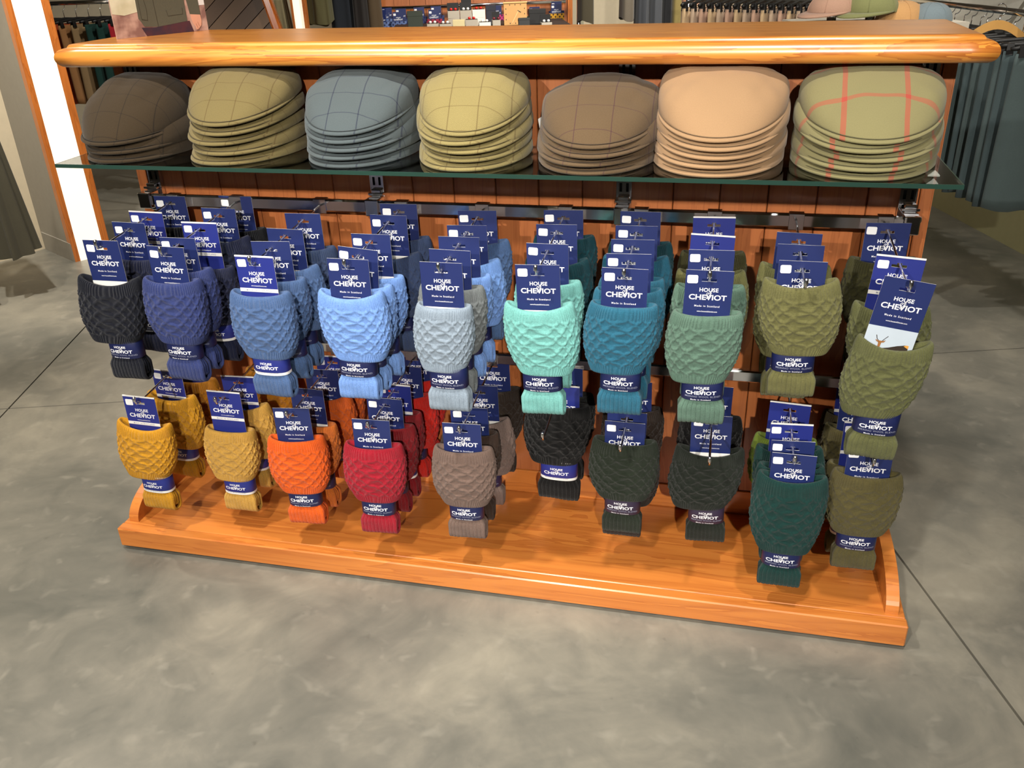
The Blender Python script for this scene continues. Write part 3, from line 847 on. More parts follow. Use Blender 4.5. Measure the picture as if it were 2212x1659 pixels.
for X, yc, yaw, cnt, cn, mat, kw, lift in CAPS:
    cr, pk, sm = cap_meshes(**kw)
    dark = plain('stitch_'+cn.replace(' ', '_').replace('-', '_'), tuple(x*.22 for x in SC[cn])+(1,), .9)
    for i in range(cnt):
        last = i == cnt-1
        if last: lab = f'{cn} tweed flat cap on top of its stack on the glass shelf'
        elif i == 0: lab = f'{cn} tweed flat cap at the bottom of its stack on the glass shelf'
        else: lab = f'{cn} tweed flat cap, {POS[i]} up in its stack on the glass shelf'
        rj = random.uniform
        c = thing('flat_cap', lab, 'cap', (X+rj(-.004, .004), yc+rj(-.003, .003), ZG+i*lift+FL*math.sin(TL*i)), (TL*i, 0, yaw+rj(-.05, .05)), f'{cn} caps in a stack')
        sc = 1.0 if last else rj(.99, 1.02)
        hs = 1.0 if last else .86
        obj('crown', cr, mat, c, scale=(sc*(1.0 if last else 1.03), sc, hs)); obj('peak', pk, mat, c, scale=(sc, sc, 1)); obj('seam', sm, dark, c, scale=(sc, sc, 1))
# swing ticket poking out behind the straw caps
tk = obj('swing_ticket', MB().poly_prism([(0, 0), (.030, .012), (.024, .040), (-.004, .022)], 'y', 0, .0008).mesh('swing_ticket'), M['white_card'], None, (.122, -.06, 1.076), (.2, 0, .3))
tag(tk, 'small white swing ticket sticking out behind the straw herringbone caps', 'price tag')

# ------------------------------------------------------------------ poster on the stand top
def cloth(name, col, rough=.9, fl=.3):
    t = NT(name); v = t.coords()
    n = t.noise(v, 240, 2, .6); n2 = t.noise(v, 14, 3)
    dark = tuple(x*(1-fl) for x in col[:3])+(1,)
    c = t.mix(t.math('ADD', t.math('MULTIPLY', n, .6), t.math('MULTIPLY', n2, .4)), dark, col)
    t.bump(n, .25, .001)
    return t.set(color=c, rough=rough, sheen=.1, spec=.2).m
def blotch(name, a, b, sc):
    t = NT(name); v = t.coords()
    return t.set(color=t.mix(t.ramp(t.noise(v, sc, 3), (.4, (0, 0, 0, 1)), (.6, (1, 1, 1, 1))), a, b), rough=.45).m
PA, PB = Vector((-.915, -.03, 1.2690)), Vector((-.800, .190, 1.2690))
pl = (PB-PA).length
po = thing('poster_print', 'photographic board of a person in an olive jacket, standing on the stand top', 'poster', PA, (0, 0, math.atan2(PB.y-PA.y, PB.x-PA.x)))
obj('board_print', MB().box(0, pl, 0, .004, 0, .22).mesh('board_print'), blotch('heath_print', rgb(176, 142, 128), rgb(126, 92, 84), 26), po)
def flat(name, pts, mat, y):
    p = Print(); p.v = [(s_*pl, t_) for s_, t_ in pts]; p.f = [tuple(range(len(pts)))]
    # ensure front facing by signed area
    ar = sum(p.v[i][0]*p.v[(i+1) % len(pts)][1]-p.v[(i+1) % len(pts)][0]*p.v[i][1] for i in range(len(pts)))
    if ar < 0: p.f = [p.f[0][::-1]]
    return obj(name, p.mesh(name, None, y), mat, po)
OL = cloth('print_jacket', rgb(84, 82, 68), .5, .2); OLD = plain('print_seam', rgb(56, 54, 44), .5)
flat('sky_print', [(0, .055), (.12, .050), (.27, .056), (.27, .22), (0, .22)], blotch('print_sky', rgb(208, 202, 176), rgb(186, 180, 150), 18), -.0004)
flat('haze_print', [(.90, .060), (1, .060), (1, .22), (.90, .22)], plain('print_haze', rgb(214, 208, 204), .5), -.0004)
flat('trousers_print', [(.27, .020), (.31, .0), (.83, .0), (.80, .026), (.60, .022), (.42, .018)], blotch('print_trousers', rgb(72, 40, 48), rgb(50, 38, 52), 30), -.0006)
flat('jacket_print', [(.26, .085), (.255, .040), (.275, .034), (.30, .022), (.44, .019), (.60, .022), (.775, .026), (.775, .070), (.76, .22), (.25, .22)], OL, -.0008)
flat('sleeve_print', [(.785, .22), (.80, .075), (.815, .041), (.935, .037), (.93, .090), (.92, .22)], OL, -.0010)
flat('pocket_print', [(.285, .085), (.285, .037), (.35, .034), (.36, .060), (.345, .088)], OLD, -.0009)
flat('pocket_print', [(.290, .083), (.290, .039), (.345, .036), (.355, .060), (.340, .086)], OL, -.0011)
flat('pocket_print', [(.56, .055), (.57, .040), (.74, .042), (.745, .057)], OLD, -.0009)
flat('pocket_print', [(.565, .055), (.575, .0415), (.735, .0435), (.74, .057)], OL, -.0011)
flat('placket_print', [(.445, .02), (.452, .02), (.432, .22), (.425, .22)], OLD, -.0009)
SK = plain('print_skin', rgb(206, 150, 124), .5)
flat('hand_print', [(.818, .041), (.930, .038), (.935, .026), (.925, .014), (.885, .0045), (.862, .004), (.852, .012), (.835, .018), (.822, .030)], SK, -.0012)
flat('finger_print', [(.862, .018), (.868, .018), (.885, .006), (.879, .006)], plain('print_crease', rgb(160, 104, 82), .5), -.0014)
flat('finger_print', [(.885, .022), (.890, .022), (.902, .011), (.896, .011)], plain('print_crease2', rgb(160, 104, 82), .5), -.0014)

# ------------------------------------------------------------------ shop behind
def plan_box(name, pts, z0, z1, mat, parent=None):
    return obj(name, MB().poly_prism([AB(*p)[:2] for p in pts], 'z', z0, z1).mesh(name), mat, parent)
def off(p, q, d):
    v = Vector((q[0]-p[0], q[1]-p[1])).normalized(); return Vector((-v.y, v.x))*d
def slab(name, p, q, th, z0, z1, mat, parent=None):
    o = off(p, q, th); return plan_box(name, [p, q, (q[0]+o.x, q[1]+o.y), (p[0]+o.x, p[1]+o.y)], z0, z1, mat, parent)
# lit column at the end of the left-hand bay
P0, P1 = (-2.145, 2.533), (-2.000, 2.660)
lc = thing('light_column', 'tall lit white column edged with orange wood beside the hanging gilets', 'light column')
def lerp(p, q, t): return (p[0]+(q[0]-p[0])*t, p[1]+(q[1]-p[1])*t)
slab('light_panel', lerp(P0, P1, .12), lerp(P0, P1, .80), .02, 0, 2.6, M['lightbox'], lc)
slab('wood_edge', lerp(P0, P1, -.02), lerp(P0, P1, .12), .05, 0, 2.6, M['trim_wood'], lc)
slab('wood_edge', lerp(P0, P1, .80), lerp(P0, P1, 1.0), .05, 0, 2.6, M['trim_wood'], lc)
tag(slab('wall_bay_side', (-2.417, 2.81), P0, .03, 0, 2.6, M['grey_wall']), kind='structure')
tag(slab('wall_bay_back', (-3.55, 1.33), (-2.417, 2.81), .05, 0, 2.6, M['cream_wall']), kind='structure')
tag(slab('baseboard_bay', (-2.410, 2.795), (-2.15, 2.53), .012, 0, .10, M['grey_wall']), kind='structure')

def garment(name, label, cat, a, b, z0, z1, w0, w1, d0, d1, mat, folds=7, amp=.02, yaw=0, seed=0, group=None, scoop=0, n=96, m=26):
    t = thing(name, label, cat, AB(a, b, z0), (0, 0, ANG+yaw), group)
    rows = []
    for i in range(m+1):
        k = i/m; z = (z1-z0)*(1-k); w = w0+(w1-w0)*k; d = d0+(d1-d0)*k
        row = []
        for j in range(n):
            th = 2*PI*j/n; c, s_ = math.cos(th), math.sin(th)
            f = 1+amp/max(.02, d)*(.25+.75*k)*math.sin(folds*th+seed+1.2*math.sin(2*th+seed))
            row.append((w/2*math.copysign(abs(c)**.7, c)*(1+.03*math.sin(3*th+seed)*k+(f-1)*.25), d/2*math.copysign(abs(s_)**.7, s_)*f, z+(.012*math.sin(2*th+seed) if i == m else 0)-scoop*max(0, c)**3*(1-k)))
        rows.append(row)
    mb = MB(); o = mb.quadgrid(rows, True, 0, True)
    mb.f.append(tuple(o+j for j in range(n))); mb.mi.append(0)
    obj('body', mb.mesh('body', True), mat, t)
    return t
GIL = cloth('dark_olive_tweed', rgb(78, 74, 60))
PLAID = tweed('plaid_lining', rgb(120, 84, 40), .02, rgb(30, 20, 14), .3)
for i, (a, b, w_, z0) in enumerate(((-2.235, 2.10, .26, .215), (-2.40, 1.92, .26, .165), (-2.60, 1.75, .30, .12))):
    g = garment('tweed_gilet', ['dark olive tweed gilet with plaid armhole hanging nearest the lit column', 'dark olive tweed gilet hanging second from the lit column', 'dark olive tweed gilet hanging third from the lit column'][i],
            'gilet', a, b, z0, .95, w_*.62, w_*1.25, .09, .16, GIL, 8, .055, -.74, i*1.7, 'gilets in the left bay', .0)
    obj('armhole_lining', MB().tube([(w_*.31+.012, .03*math.cos(q), .60+.13*math.sin(q)) for q in [PI+PI*k/10 for k in range(11)]], .012, 6).mesh('armhole_lining', True), PLAID, g)

# --- hangers and trousers
def hanger_meshes(w_=.34):
    bar = MB().tube([(-w_/2, 0, -.004), (-w_/2+.03, 0, 0), (0, 0, .012), (w_/2-.03, 0, 0), (w_/2, 0, -.004)], .008, 8).mesh('bar', True)
    pts = [(0, 0, .012), (0, 0, .06)]+[(.02*math.sin(q)*1, 0, .085-.022*math.cos(q)) for q in [0+PI*1.25*k/8 for k in range(9)]]
    hk = MB().tube(pts, .0022, 6).mesh('wire_hook', True)
    cl = MB(); cl.poly_prism([(-.010, .010), (.010, .010), (.014, -.030), (-.014, -.030)], 'x', -.012, .012)
    return bar, hk, cl.mesh('clip')
HB_, HH_, HC_ = hanger_meshes()
def hanger(a, b, z, yaw, label, group, mat=None, sc=1):
    t = thing('clothes_hanger', label, 'hanger', AB(a, b, z), (0, 0, ANG+yaw), group)
    t.scale = (sc, 1, 1)
    obj('bar', HB_, mat or M['dark'], t); obj('wire_hook', HH_, M['chrome'], t)
    for x in (-.13, .13): obj('clip', HC_, M['dark'], t, (x, 0, -.002))
def trouser_mesh(w_=.30, h=.58, th=.030, seed=0, flare=1.0):
    n, m = 56, 14; rows = []
    for i in range(m+1):
        k = i/m; z = -.02-h*k; row = []
        ww = w_*(1+(flare-1)*k)
        for j in range(n):
            a = 2*PI*j/n; c, s_ = math.cos(a), math.sin(a)
            x = ww/2*math.copysign(abs(c)**.45, c); y = th/2*math.copysign(abs(s_)**.7, s_)
            y += .010*k*math.sin(x*26+seed)+.004*math.sin(x*70+seed*2)*k
            row.append((x, y, z+(.008*math.sin(x*24+seed) if i == m else 0)))
        rows.append(row)
    mb = MB(); o = mb.quadgrid(rows, True, 0, True)
    mb.f.append(tuple(o+j for j in range(n))); mb.mi.append(0)
    mb.f.append(tuple(o+m*n+n-1-j for j in range(n))); mb.mi.append(0)
    return mb.mesh('leg_cloth', True)
TR = [trouser_mesh(seed=s_) for s_ in (0, 1.7, 3.9)]
TRS = [trouser_mesh(.30, .46, .030, s_) for s_ in (.6, 2.7)]
def trousers(a, b, z, yaw, mat, label, group, short=False):
    t = thing('trousers', label, 'trousers', AB(a, b, z), (random.uniform(-.03, .03), 0, ANG+yaw), group)
    obj('leg_cloth', random.choice(TRS if short else TR), mat, t)
def bar_rail(name, label, p, q, z, posts, mat=None, r=.0125):
    t = thing(name, label, 'rail')
    P_, Q_ = AB(*p, z), AB(*q, z)
    obj('bar', MB().tube([P_, Q_], r, 12).mesh('bar', True), M['chrome'], t)
    for a, b, a2, b2 in posts:
        if (a, b) == (a2, b2):
            mb = MB().tube([AB(a, b, 0.004), AB(a, b, z)], .014, 10); c_ = AB(a, b, 0)
            mb.lathe([(0, 0), (.11, 0), (.11, .006), (.02, .012), (.0, .012)], 16, c_[0], c_[1])
        else: mb = MB().tube([AB(a, b, z), AB(a2, b2, z)], .012, 10)
        obj('support', mb.mesh('support', True), M['steel'], t)
for (a, b), w_ in zip(((-2.235, 2.10), (-2.40, 1.92), (-2.60, 1.75)), ('nearest', 'second from', 'third from')):
    hanger(a, b, .955, -.74, f'short black hanger carrying the tweed gilet {w_} the lit column', 'gilet hangers', None, .45)
bar_rail('gilet_rail', 'chrome floor rail carrying the dark tweed gilets in the left bay', (-2.215, 2.12), (-2.90, 1.48), 1.062, [(-2.88, 1.50, -2.88, 1.50), (-2.495, 1.858, -2.495, 1.858)])
# right-hand wall rack with blue-green trousers
bar_rail('wall_rail', 'chrome wall rail with black hangers of blue-green trousers', (2.10, .95), (2.10, 3.1), 1.145, [(2.10, 1.0, 2.72, 1.0), (2.10, 2.35, 2.72, 2.35), (2.10, 3.05, 2.72, 3.05)])
BG = [cloth('bluegreen_cloth', rgb(84, 98, 98)), cloth('bluegreen_cloth2', rgb(74, 88, 90))]
y_ = 1.10
for i in range(21):
    b = 1.16+i*.062+random.uniform(-.012, .012); yw = random.uniform(-.16, .06)
    lab = 'blue-green trousers clipped to a black hanger on the right-hand wall rail'
    trousers(2.12, b, 1.045, yw-.25, BG[i % 2], lab, 'blue-green trousers on the wall rail')
    hanger(2.12, b, 1.045, yw-.25, 'black clip hanger on the right-hand wall rail holding blue-green trousers', 'black hangers on the wall rail')
# wooden hanger among them
wh = thing('wooden_hanger', 'broad yellow wooden hanger among the black ones on the wall rail', 'hanger', AB(2.03, 1.43, 1.06), (0, 0, ANG-.35))
pts = [(-.10+.20*k/12, .05*math.sin(PI*k/12)+.01) for k in range(13)]+[(.10-.20*k/12, .05*math.sin(PI*(12-k)/12)-.022) for k in range(13)]
obj('shoulder', MB().poly_prism(pts, 'y', -.008, .008).mesh('shoulder'), plain('yellow_beech', rgb(214, 160, 82), .4), wh)
obj('wire_hook', HH_, M['chrome'], wh, (0, 0, .012))
# low cream upstand below the right-hand rack
tag(abox('baseboard_right', 2.66, 2.72, -3, 6.3, 0, .45, plain('sage_paint', rgb(176, 172, 128), .7)), kind='structure')

# rack of coloured trousers in the far left corner
bar_rail('garment_rail', 'chrome floor rail of rust, tan, green and red trousers beside the lit column', (-2.95, 4.0), (-1.75, 4.0), 1.20, [(-2.92, 4.0, -2.92, 4.0), (-1.78, 4.0, -1.78, 4.0)])
cols = [('black', (24, 22, 20)), ('black', (28, 24, 22)), ('rust', (172, 70, 30)), ('rust', (160, 64, 28)), ('tan', (164, 118, 74)), ('sand', (150, 124, 88)), ('bottle green', (28, 62, 56)), ('bottle green', (24, 56, 54)), ('red', (150, 24, 34)), ('red', (140, 20, 30)), ('brown', (70, 50, 36))]
cm = {}
for i, (n_, c_) in enumerate(cols):
    a = -2.70+i*.075
    if n_ not in cm: cm[n_] = cloth('trouser_'+n_.replace(' ', '_'), rgb(*c_))
    nb = next((cols[q][0] for q in ((i-1, i+1) if i and cols[i-1][0] != n_ else (i+1, i-1)) if 0 <= q < len(cols) and cols[q][0] != n_), 'end')
    trousers(a, 4.0, 1.10, PI/2-.5+random.uniform(-.1, .1), cm[n_], f'{n_} trousers hanging beside the {nb} pair on the floor rail in the far corner', 'coloured trousers on the floor rail', True)
    hanger(a, 4.0, 1.10, PI/2-.5, 'black clip hanger on the floor rail of coloured trousers', 'hangers on the floor rail')

# leaning mirror in a glossy frame; its reflection is painted as brown strips
lb = thing('leaning_mirror', 'leaning mirror in a glossy orange frame behind the poster, painted reflection of brown planks', 'board', AB(-1.005, 2.60, .0), (R(-6), R(-14), ANG))
PK = [plain('reflected_brown_a', rgb(96, 72, 50), .5), plain('reflected_brown_b', rgb(120, 92, 66), .5), plain('reflected_brown_c', rgb(80, 58, 40), .5)]
obj('backing', MB().box(-.17, .30, .012, .03, 0, 1.75).mesh('backing'), M['groove'], lb)
for i in range(24):
    z = .02+i*.070; dz = .24
    obj('reflected_plank', MB().poly_prism([(-.17, z), (.30, min(1.74, z+dz)), (.30, min(1.745, z+dz+.066)), (-.17, min(1.745, z+.066))], 'y', 0, .012).mesh('reflected_plank'), PK[(i*7+i//3) % 3], lb)
    if z+.07 > 1.5: break
for x0, x1 in ((-.205, -.17), (.30, .345)): obj('frame_side', MB().cbox(x0, x1, -.02, .04, 0, 1.75, .01).mesh('frame_side'), wood('gloss_frame', 'Z', rgb(196, 104, 34), rgb(140, 60, 16), .12, .6), lb)

# pleated skirts, second lit column, dark coats
SKM = tweed('skirt_stripe', rgb(120, 112, 82), fleck=.3)
for i in range(3):
    garment('pleated_skirt', ['olive pleated skirt hanging beside the narrow lit column', 'olive pleated skirt hanging between two other pleated skirts', 'olive pleated skirt hanging next to the leaning mirror'][i], 'skirt', -1.03-.065*i, 3.3+.02*i, .70, 1.22, .10-.01*i, .20, .08, .14, cloth('skirt_cloth', rgb(128+8*i, 118+6*i, 88)), 22, .012, .2, i, 'pleated skirts')
    hanger(-1.03-.065*i, 3.3+.02*i, 1.235, .2, 'black clip hanger holding a pleated skirt', 'skirt hangers')
bar_rail('skirt_rail', 'chrome floor rail carrying the pleated skirts', (-1.45, 3.3), (-.96, 3.3), 1.335, [(-1.43, 3.3, -1.43, 3.3)])
l2 = thing('light_column', 'narrow lit white column edged with wood beside the dark coats', 'light column')
slab('light_panel', (-.940, 3.25), (-.888, 3.25), .03, 0, 2.6, M['lightbox'], l2)
slab('wood_edge', (-.952, 3.24), (-.940, 3.24), .05, 0, 2.6, M['trim_wood'], l2)
slab('wood_edge', (-.888, 3.24), (-.868, 3.24), .05, 0, 2.6, M['trim_wood'], l2)
for i, (a, b, w_, z0, c_, lab) in enumerate(((-.845, 3.50, .12, 1.06, (92, 84, 56), 'short khaki jacket hanging beside the narrow lit column'), (-.800, 3.42, .10, 1.075, (84, 80, 52), 'olive jacket with hem above the others near the narrow column'),
        (-.695, 3.50, .14, .80, (30, 34, 40), 'blue-black long coat hanging between the khaki and brown-black coats'), (-.590, 3.48, .085, .85, (36, 32, 30), 'brown-black long coat hanging left of the boarded sock panel'), (-.525, 3.52, .10, .9, (74, 60, 42), 'brown tweed coat hanging against the boarded sock panel'))):
    garment('hanging_coat', lab, 'coat', a, b, z0, 1.62, w_*.9, w_*1.15, .16, .20, cloth('coat_cloth', rgb(*c_)), 6, .015, 0, i, 'coats left of the sock panel')
# boarded panel with rail and sock packs
sp = thing('boarded_panel', 'orange boarded wall panel with chrome rail and blue sock packs', 'wall panel')
abox('panel_core', -.55, .72, 4.32, 4.38, 0, 2.0, M['groove'], sp)
for i in range(12):
    a = -.55+i*1.27/12; abox('board', a+.001, a+1.27/12-.001, 4.305, 4.32, 0, 2.0, M['panel_wood'], sp)
abox('side_post', .72, .752, 4.28, 4.38, 0, 2.0, M['trim_wood'], sp)
bar_rail('sock_rail', 'chrome rail on the boarded panel behind the gift boxes', (-.54, 4.24), (.70, 4.24), 1.085, [(-.50, 4.24, -.50, 4.31), (.68, 4.24, .68, 4.31), (-.02, 4.24, -.02, 4.31)])
abox('floor_post', .755, .795, 4.05, 4.09, 0, 2.0, M['post'])
bpy.data.objects['floor_post'].name = 'shop_post'
tag(bpy.data.objects['shop_post'], 'slim pale grey-green post beside the boarded sock panel', 'post')
def argyle(name, c1, c2):
    t = NT(name); v = t.coords('Object', (1, 1, 1)); s_ = t.add('ShaderNodeSeparateXYZ'); t.link(v, s_.inputs[0])
    u1 = t.math('MULTIPLY', t.math('ADD', s_.outputs[0], s_.outputs[2]), 36); u2 = t.math('MULTIPLY', t.math('SUBTRACT', s_.outputs[0], s_.outputs[2]), 36)
    k = t.math('MULTIPLY', t.math('LESS_THAN', t.math('FRACT', u1), .5), t.math('LESS_THAN', t.math('FRACT', u2), .5))
    return t.set(color=t.mix(k, c1, c2), rough=.9).m
AR = {'blue': argyle('argyle_blue', rgb(86, 104, 148), rgb(30, 34, 66)), 'gold': argyle('argyle_gold', rgb(206, 152, 46), rgb(60, 40, 20)), 'red': argyle('argyle_red', rgb(150, 40, 60), rgb(60, 20, 30)), 'green': argyle('argyle_green', rgb(60, 110, 84), rgb(24, 50, 40)), 'navy': argyle('argyle_navy', rgb(44, 54, 96), rgb(26, 30, 60)), 'pink': argyle('argyle_pink', rgb(196, 60, 120), rgb(60, 40, 60))}
def far_pack(a, b, z, col, lab):
    t = thing('argyle_sock_pack', lab, 'socks', AB(a, b, z), (0, 0, ANG), 'argyle sock packs on the boarded panel')
    c = obj('header_card', MB().box(-.034, .034, 0, .001, -.060, .006).mesh('header_card'), M['navy_card'], t)
    obj('lettering', logo(Print(), 0, -.034, .8).mesh('lettering', None, -.0004), M['ink'], c); obj('price_sticker', STK, M['sticker'], c, (-.022, -.0002, -.010), (0, 0, 0), (.8, 1, .8))
    mb = MB(); rows = []
    for i in range(9):
        k = i/8; rows.append([(.052*math.copysign(abs(math.cos(q))**.6, math.cos(q))*(1-.25*k*k), .014*math.sin(q), -.050-.20*k) for q in [2*PI*j/24 for j in range(24)]])
    mb.quadgrid(rows, True, 0, True); obj('sock', mb.mesh('sock', True), AR[col], t)
for a, b, z, c_, lab in ((-.522, 4.06, 1.066, 'blue', 'blue argyle sock pack at the front beside the brown tweed coat'), (-.505, 4.13, 1.078, 'blue', 'blue argyle sock pack just behind the front one beside the brown coat'), (-.488, 4.19, 1.086, 'navy', 'navy argyle sock pack against the panel beside the brown coat'),
        (-.410, 4.06, 1.066, 'blue', 'blue argyle sock pack in front, next to the dark green box'), (-.395, 4.15, 1.080, 'navy', 'navy argyle sock pack behind the blue one next to the green box'),
        (-.275, 4.12, 1.085, 'navy', 'navy argyle sock pack behind the dark green gift box'), (-.180, 4.08, 1.070, 'red', 'red argyle sock pack left of the stacked cufflink boxes'), (-.165, 4.16, 1.085, 'navy', 'navy argyle sock pack behind the red one left of the cufflink boxes'),
        (.228, 4.10, 1.080, 'pink', 'pink argyle sock pack between the cufflink boxes and square clock'), (.478, 4.10, 1.062, 'green', 'green argyle sock pack behind the black box right of the clock'),
        (.616, 4.06, 1.076, 'gold', 'gold argyle sock pack at the front near the pale post'), (.628, 4.15, 1.086, 'navy', 'navy argyle sock pack behind the gold one near the pale post')):
    far_pack(a, b, z, c_, lab)
# counter with gift boxes
ct = thing('display_counter', 'dark wooden counter carrying cufflink boxes and the square clock', 'counter')
abox('top', -.42, .62, 3.30, 3.85, .985, 1.012, M['blackwood'], ct); abox('cabinet', -.40, .60, 3.34, 3.82, 0, .985, M['blackwood'], ct)
BXC = [plain('box_grey', rgb(178, 168, 152), .7), plain('box_cream', rgb(216, 200, 150), .7), plain('box_white', rgb(232, 228, 216), .7)]
def gift(a0, a1, b0, dep, z0, h, m_, lab, studs=None, lid=False):
    t = thing('cufflink_box', lab, 'box', AB((a0+a1)/2, b0, z0), (0, 0, ANG+random.uniform(-.05, .05)), 'cufflink boxes on the counter')
    w2 = (a1-a0)/2-.001
    obj('tray', MB().cbox(-w2, w2, 0, dep, 0, h, .001).mesh('tray'), BXC[m_], t)
    if studs:
        obj('lining', MB().box(-w2+.003, w2-.003, .003, dep-.003, h-.0005, h+.001).mesh('lining'), M['dark'], t)
        for x in (-.013, .013): obj('cufflink', MB().lathe([(0, 0), (.006, .001), (.009, .007), (.006, .014), (0, .015)], 12).mesh('cufflink', True), studs, t, (x, dep*.35, h))
    if lid: obj('lid', MB().box(-w2, w2, dep-.004, dep, h, h+.040).mesh('lid'), M['dark'], t)
RD = plain('red_enamel', rgb(200, 40, 34), .2); WH = plain('pearl', rgb(236, 232, 224), .2)
gift(-.091, -.019, 3.56, .08, 1.012, .042, 0, 'grey cufflink box at the bottom of the stack left of the open white-stud box')
gift(-.018, .055, 3.56, .08, 1.012, .042, 0, 'grey cufflink box at the bottom middle of the stack')
gift(.056, .134, 3.56, .08, 1.012, .042, 2, 'white cufflink box at the bottom of the stack near the clock')
gift(-.091, -.019, 3.56, .08, 1.054, .042, 0, 'open grey box with red cufflinks on top of the stack', RD, True)
gift(-.018, .055, 3.56, .08, 1.054, .042, 0, 'open grey box with white cufflinks on top of the stack', WH, True)
gift(.056, .134, 3.56, .08, 1.054, .044, 2, 'white box with red cufflinks on top of the stack near the clock', RD)
gift(-.215, -.145, 3.42, .07, 1.012, .028, 0, 'low grey box with white cufflinks beside the dark green box', WH)
gift(-.142, -.070, 3.40, .07, 1.012, .026, 0, 'low grey box with white cufflinks in front of the stack', WH)
gift(-.065, .006, 3.40, .07, 1.012, .043, 1, 'cream cufflink box in front of the stack')
gift(.010, .084, 3.40, .07, 1.012, .043, 0, 'grey box with red cufflinks in front of the stack', RD)
gift(.088, .158, 3.40, .07, 1.012, .026, 2, 'low white box with one pair of pearl cufflinks before the stack', WH)
gift(.167, .215, 3.40, .07, 1.012, .036, 0, 'narrow grey cufflink box beside the square clock', plain('wine_stone', rgb(110, 30, 40), .3), True)
def dbox(name, a0, a1, b0, b1, z0, z1, mat, lab, tilt=0):
    t = thing(name, lab, 'box', AB((a0+a1)/2, b0, z0), (tilt, 0, ANG))
    w2 = (a1-a0)/2
    obj('carton', MB().cbox(-w2, w2, 0, b1-b0, 0, z1-z0, .0015).mesh('carton'), mat, t); obj('lid', MB().cbox(-w2-.001, w2+.001, -.001, b1-b0+.001, (z1-z0)*.72, z1-z0+.001, .001).mesh('lid'), mat, t)
dbox('gift_box', -.326, -.238, 3.46, 3.50, 1.012, 1.108, plain('dark_green_card', rgb(44, 52, 40), .6), 'dark green upright gift box beside the argyle socks')
dbox('gift_box', .388, .486, 3.48, 3.54, 1.012, 1.092, M['blackwood'], 'black upright gift box right of the square clock')
dbox('gift_box', .318, .384, 3.38, 3.42, 1.012, 1.056, M['blackwood'], 'small black open box leaning before the square clock', -.2)
dbox('gift_box', .140, .200, 3.62, 3.66, 1.012, 1.115, plain('navy_carton', rgb(26, 26, 40), .5), 'tall navy-black carton between the white boxes and the clock')
dbox('gift_box', -.005, .055, 3.66, 3.69, 1.096, 1.17, M['blackwood'], 'black carton standing on the stack behind white cufflinks')
gift(.450, .514, 3.38, .06, 1.012, .014, 0, 'dark flat box with pearl cufflinks right of the clock', WH, True)
ck = thing('square_clock', 'square tan clock with dark ticks and one diagonal hand on the counter', 'clock', AB(.307, 3.47, 1.012), (R(-6), 0, ANG))
TAN = plain('tan_cork', rgb(196, 148, 88), .7)
obj('face', MB().cbox(-.068, .068, 0, .02, 0, .122, .001).mesh('face'), TAN, ck)
obj('frame_top', MB().cbox(-.071, .071, -.004, .024, .118, .126, .001).mesh('frame_top'), plain('tan_edge', rgb(214, 170, 104), .5), ck)
for i in range(12):
    an = 2*PI*i/12; m_ = max(abs(math.sin(an)), abs(math.cos(an)))
    x, z = .055*math.sin(an)/m_, .060+.050*math.cos(an)/m_
    obj('tick', MB().box(x-.002, x+.002, -.001, 0, z-.003, z+.003).mesh('tick'), M['dark'], ck)
obj('hand', MB().poly_prism([(-.022, .012), (-.019, .011), (.022, .080), (.019, .082)], 'y', -.0015, -.0005).mesh('hand'), plain('hand_tan', rgb(226, 186, 124), .5), ck)
obj('hand', MB().poly_prism([(.014, .078), (.015, .081), (.034, .070), (.033, .067)], 'y', -.0022, -.0015).mesh('hand'), M['dark'], ck)

# jackets and coats right of the boarded panel, beige trousers
for i, (a, b, w_, z0, z1, c_, lab, nm) in enumerate(((.745, 3.62, .085, 1.005, 1.6, (62, 56, 42), 'dark olive jacket hanging beside the pale post', 'hanging_jacket'), (.995, 3.62, .075, 1.01, 1.6, (96, 88, 76), 'grey tweed jacket with ragged hem beside the cream wall', 'hanging_jacket'),
        (1.080, 3.60, .072, .95, 1.6, (56, 58, 62), 'charcoal coat hanging beside the grey tweed jacket', 'hanging_coat'), (1.160, 3.60, .072, .96, 1.6, (64, 66, 70), 'slate grey coat between charcoal and black coats', 'hanging_coat'), (1.230, 3.62, .060, .9, 1.6, (20, 20, 22), 'black coat hanging beside the olive trousers', 'hanging_coat'),
        (1.292, 3.62, .056, .8, 1.6, (120, 106, 62), 'olive trousers hanging beside the black coat', 'hanging_trousers'), (1.350, 3.62, .052, .8, 1.6, (176, 128, 98), 'rust pink trousers hanging beside the olive pair', 'hanging_trousers'), (1.412, 3.62, .060, .8, 1.6, (190, 148, 122), 'pale pink trousers hanging beside the beige trousers', 'hanging_trousers'))):
    garment(nm, lab, 'trousers' if 'trousers' in nm else 'coat', a, b, z0, z1, w_*.95, w_*1.08, .14, .18, cloth('cloth_'+str(i), rgb(*c_)), 5, .012, 0, i*1.3, 'garments right of the pale post')
bar_rail('coat_rail', 'chrome floor rail carrying coats right of the pale post', (.68, 3.62), (1.50, 3.62), 1.63, [(.72, 3.74, .72, 3.74), (1.47, 3.74, 1.47, 3.74)])
BE = [cloth('beige_cloth', rgb(206, 176, 136)), cloth('stone_cloth', rgb(196, 170, 144)), cloth('pink_beige', rgb(200, 162, 138))]
bar_rail('trouser_rail', 'chrome floor rail of beige trousers on black hangers behind the stand', (1.05, 2.45), (1.75, 2.20), 1.27, [(1.07, 2.44, 1.07, 2.44), (1.74, 2.205, 1.74, 2.205)])
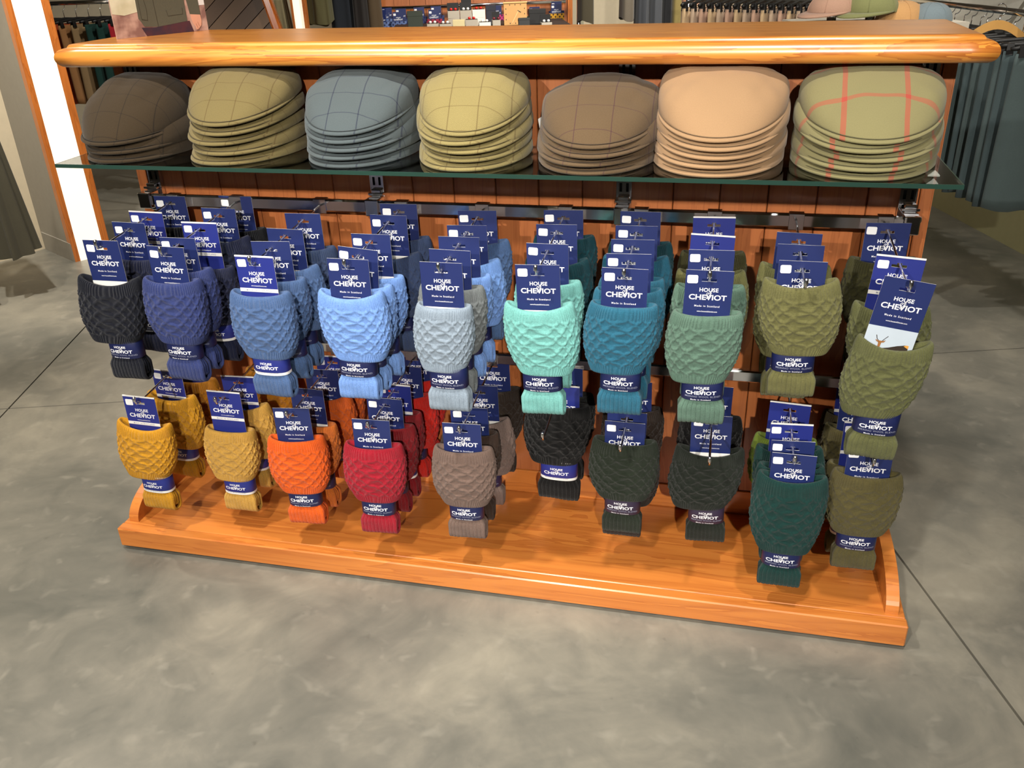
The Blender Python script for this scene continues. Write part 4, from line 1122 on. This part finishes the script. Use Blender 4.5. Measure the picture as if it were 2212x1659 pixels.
for i in range(16):
    k = i/15; a, b = 1.10+.56*k, 2.43-.20*k
    trousers(a, b, 1.165-.02*k, PI/2-.62, BE[i % 3], 'beige trousers on a black hanger on the floor rail behind the stand', 'beige trousers on the floor rail')
    hanger(a, b, 1.165-.02*k, PI/2-.62, 'black clip hanger holding beige trousers on the floor rail', 'hangers of the beige trousers')
# caps on a table
tb = thing('side_table', 'pale table carrying the peaked caps behind the stand', 'table')
abox('top', 1.28, 1.84, 1.30, 1.72, 1.105, 1.130, plain('pale_top', rgb(206, 198, 182), .5), tb)
for a in (1.30, 1.80):
    for b in (1.33, 1.69): abox('leg', a-.015, a+.015, b-.015, b+.015, 0, 1.105, M['steel'], tb)
def peaked(a, b, z, r, mat, yaw, lab):
    t = thing('peaked_cap', lab, 'cap', AB(a, b, z), (0, 0, ANG+yaw), 'peaked caps on the pale table')
    mb = MB(); rows = []
    for i in range(11):
        k = i/10*PI/2; rows.append([(r*math.cos(k)**.8*math.cos(q)*(1-.015*abs(math.sin(3*q))), r*1.1*math.cos(k)**.8*math.sin(q)*(1-.015*abs(math.sin(3*q))), r*.78*math.sin(k)) for q in [2*PI*j/36 for j in range(36)]])
    mb.quadgrid(rows, True, 0); obj('crown', mb.mesh('crown', True), mat, t)
    sm_ = MB()
    for q in [PI*j/3 for j in range(6)]:
        sm_.tube([(r*1.003*math.cos(k)**.8*math.cos(q), r*1.103*math.cos(k)**.8*math.sin(q), r*.783*math.sin(k)) for k in [PI/2*i/10*.98 for i in range(11)]], .0016, 5)
    obj('seam', sm_.mesh('seam', True), M['post'] if False else mat, t)
    pk = MB(); rws = []
    for z_ in (0, .006):
        rws.append([(r*.96*math.cos(q), -r*1.05*math.sin(q)*.9, z_) for q in [PI*j/16 for j in range(17)]]+[(r*1.0*math.cos(q), -r*1.75*math.sin(q), z_-.015*math.sin(q)) for q in [PI*(16-j)/16 for j in range(17)]])
    o = pk.quadgrid(rws, True); n = 34
    for j in range(16):
        pk.f += [(o+j, o+33-j, o+32-j, o+j+1), (o+n+j, o+n+j+1, o+n+32-j, o+n+33-j)]; pk.mi += [0, 0]
    obj('peak', pk.mesh('peak', True), mat, t)
    obj('button', MB().lathe([(0, r*.80), (.008, r*.79), (.009, r*.77)], 10).mesh('button', True), mat, t)
hbm = MB().lathe([(.0, 0), (.05, 0), (.05, .004), (.018, .008), (.018, .034), (.05, .038), (.05, .042), (0, .042)], 20).mesh('hat_block', True)
for a, b, w_ in ((1.395, 1.50, 'rose beige'), (1.530, 1.46, 'sage green')):
    tag(obj('hat_block', hbm, M['steel'], None, AB(a, b, 1.130)), f'small metal block carrying the {w_} peaked cap', 'hat stand')
peaked(1.395, 1.50, 1.168, .090, cloth('rose_beige', rgb(186, 148, 126)), -1.15, 'rose beige peaked cap beside the beige trousers')
peaked(1.530, 1.46, 1.168, .098, cloth('sage_cotton', rgb(132, 134, 88)), -1.0, 'sage green peaked cap with the peak turned sideways')
peaked(1.650, 1.46, 1.130, .090, cloth('tan_cotton', rgb(196, 150, 98)), 2.6, 'tan peaked cap between the sage and grey-blue caps')
peaked(1.748, 1.42, 1.130, .080, cloth('greyblue_cotton', rgb(122, 136, 142)), 2.9, 'grey-blue peaked cap next to the wall rail')
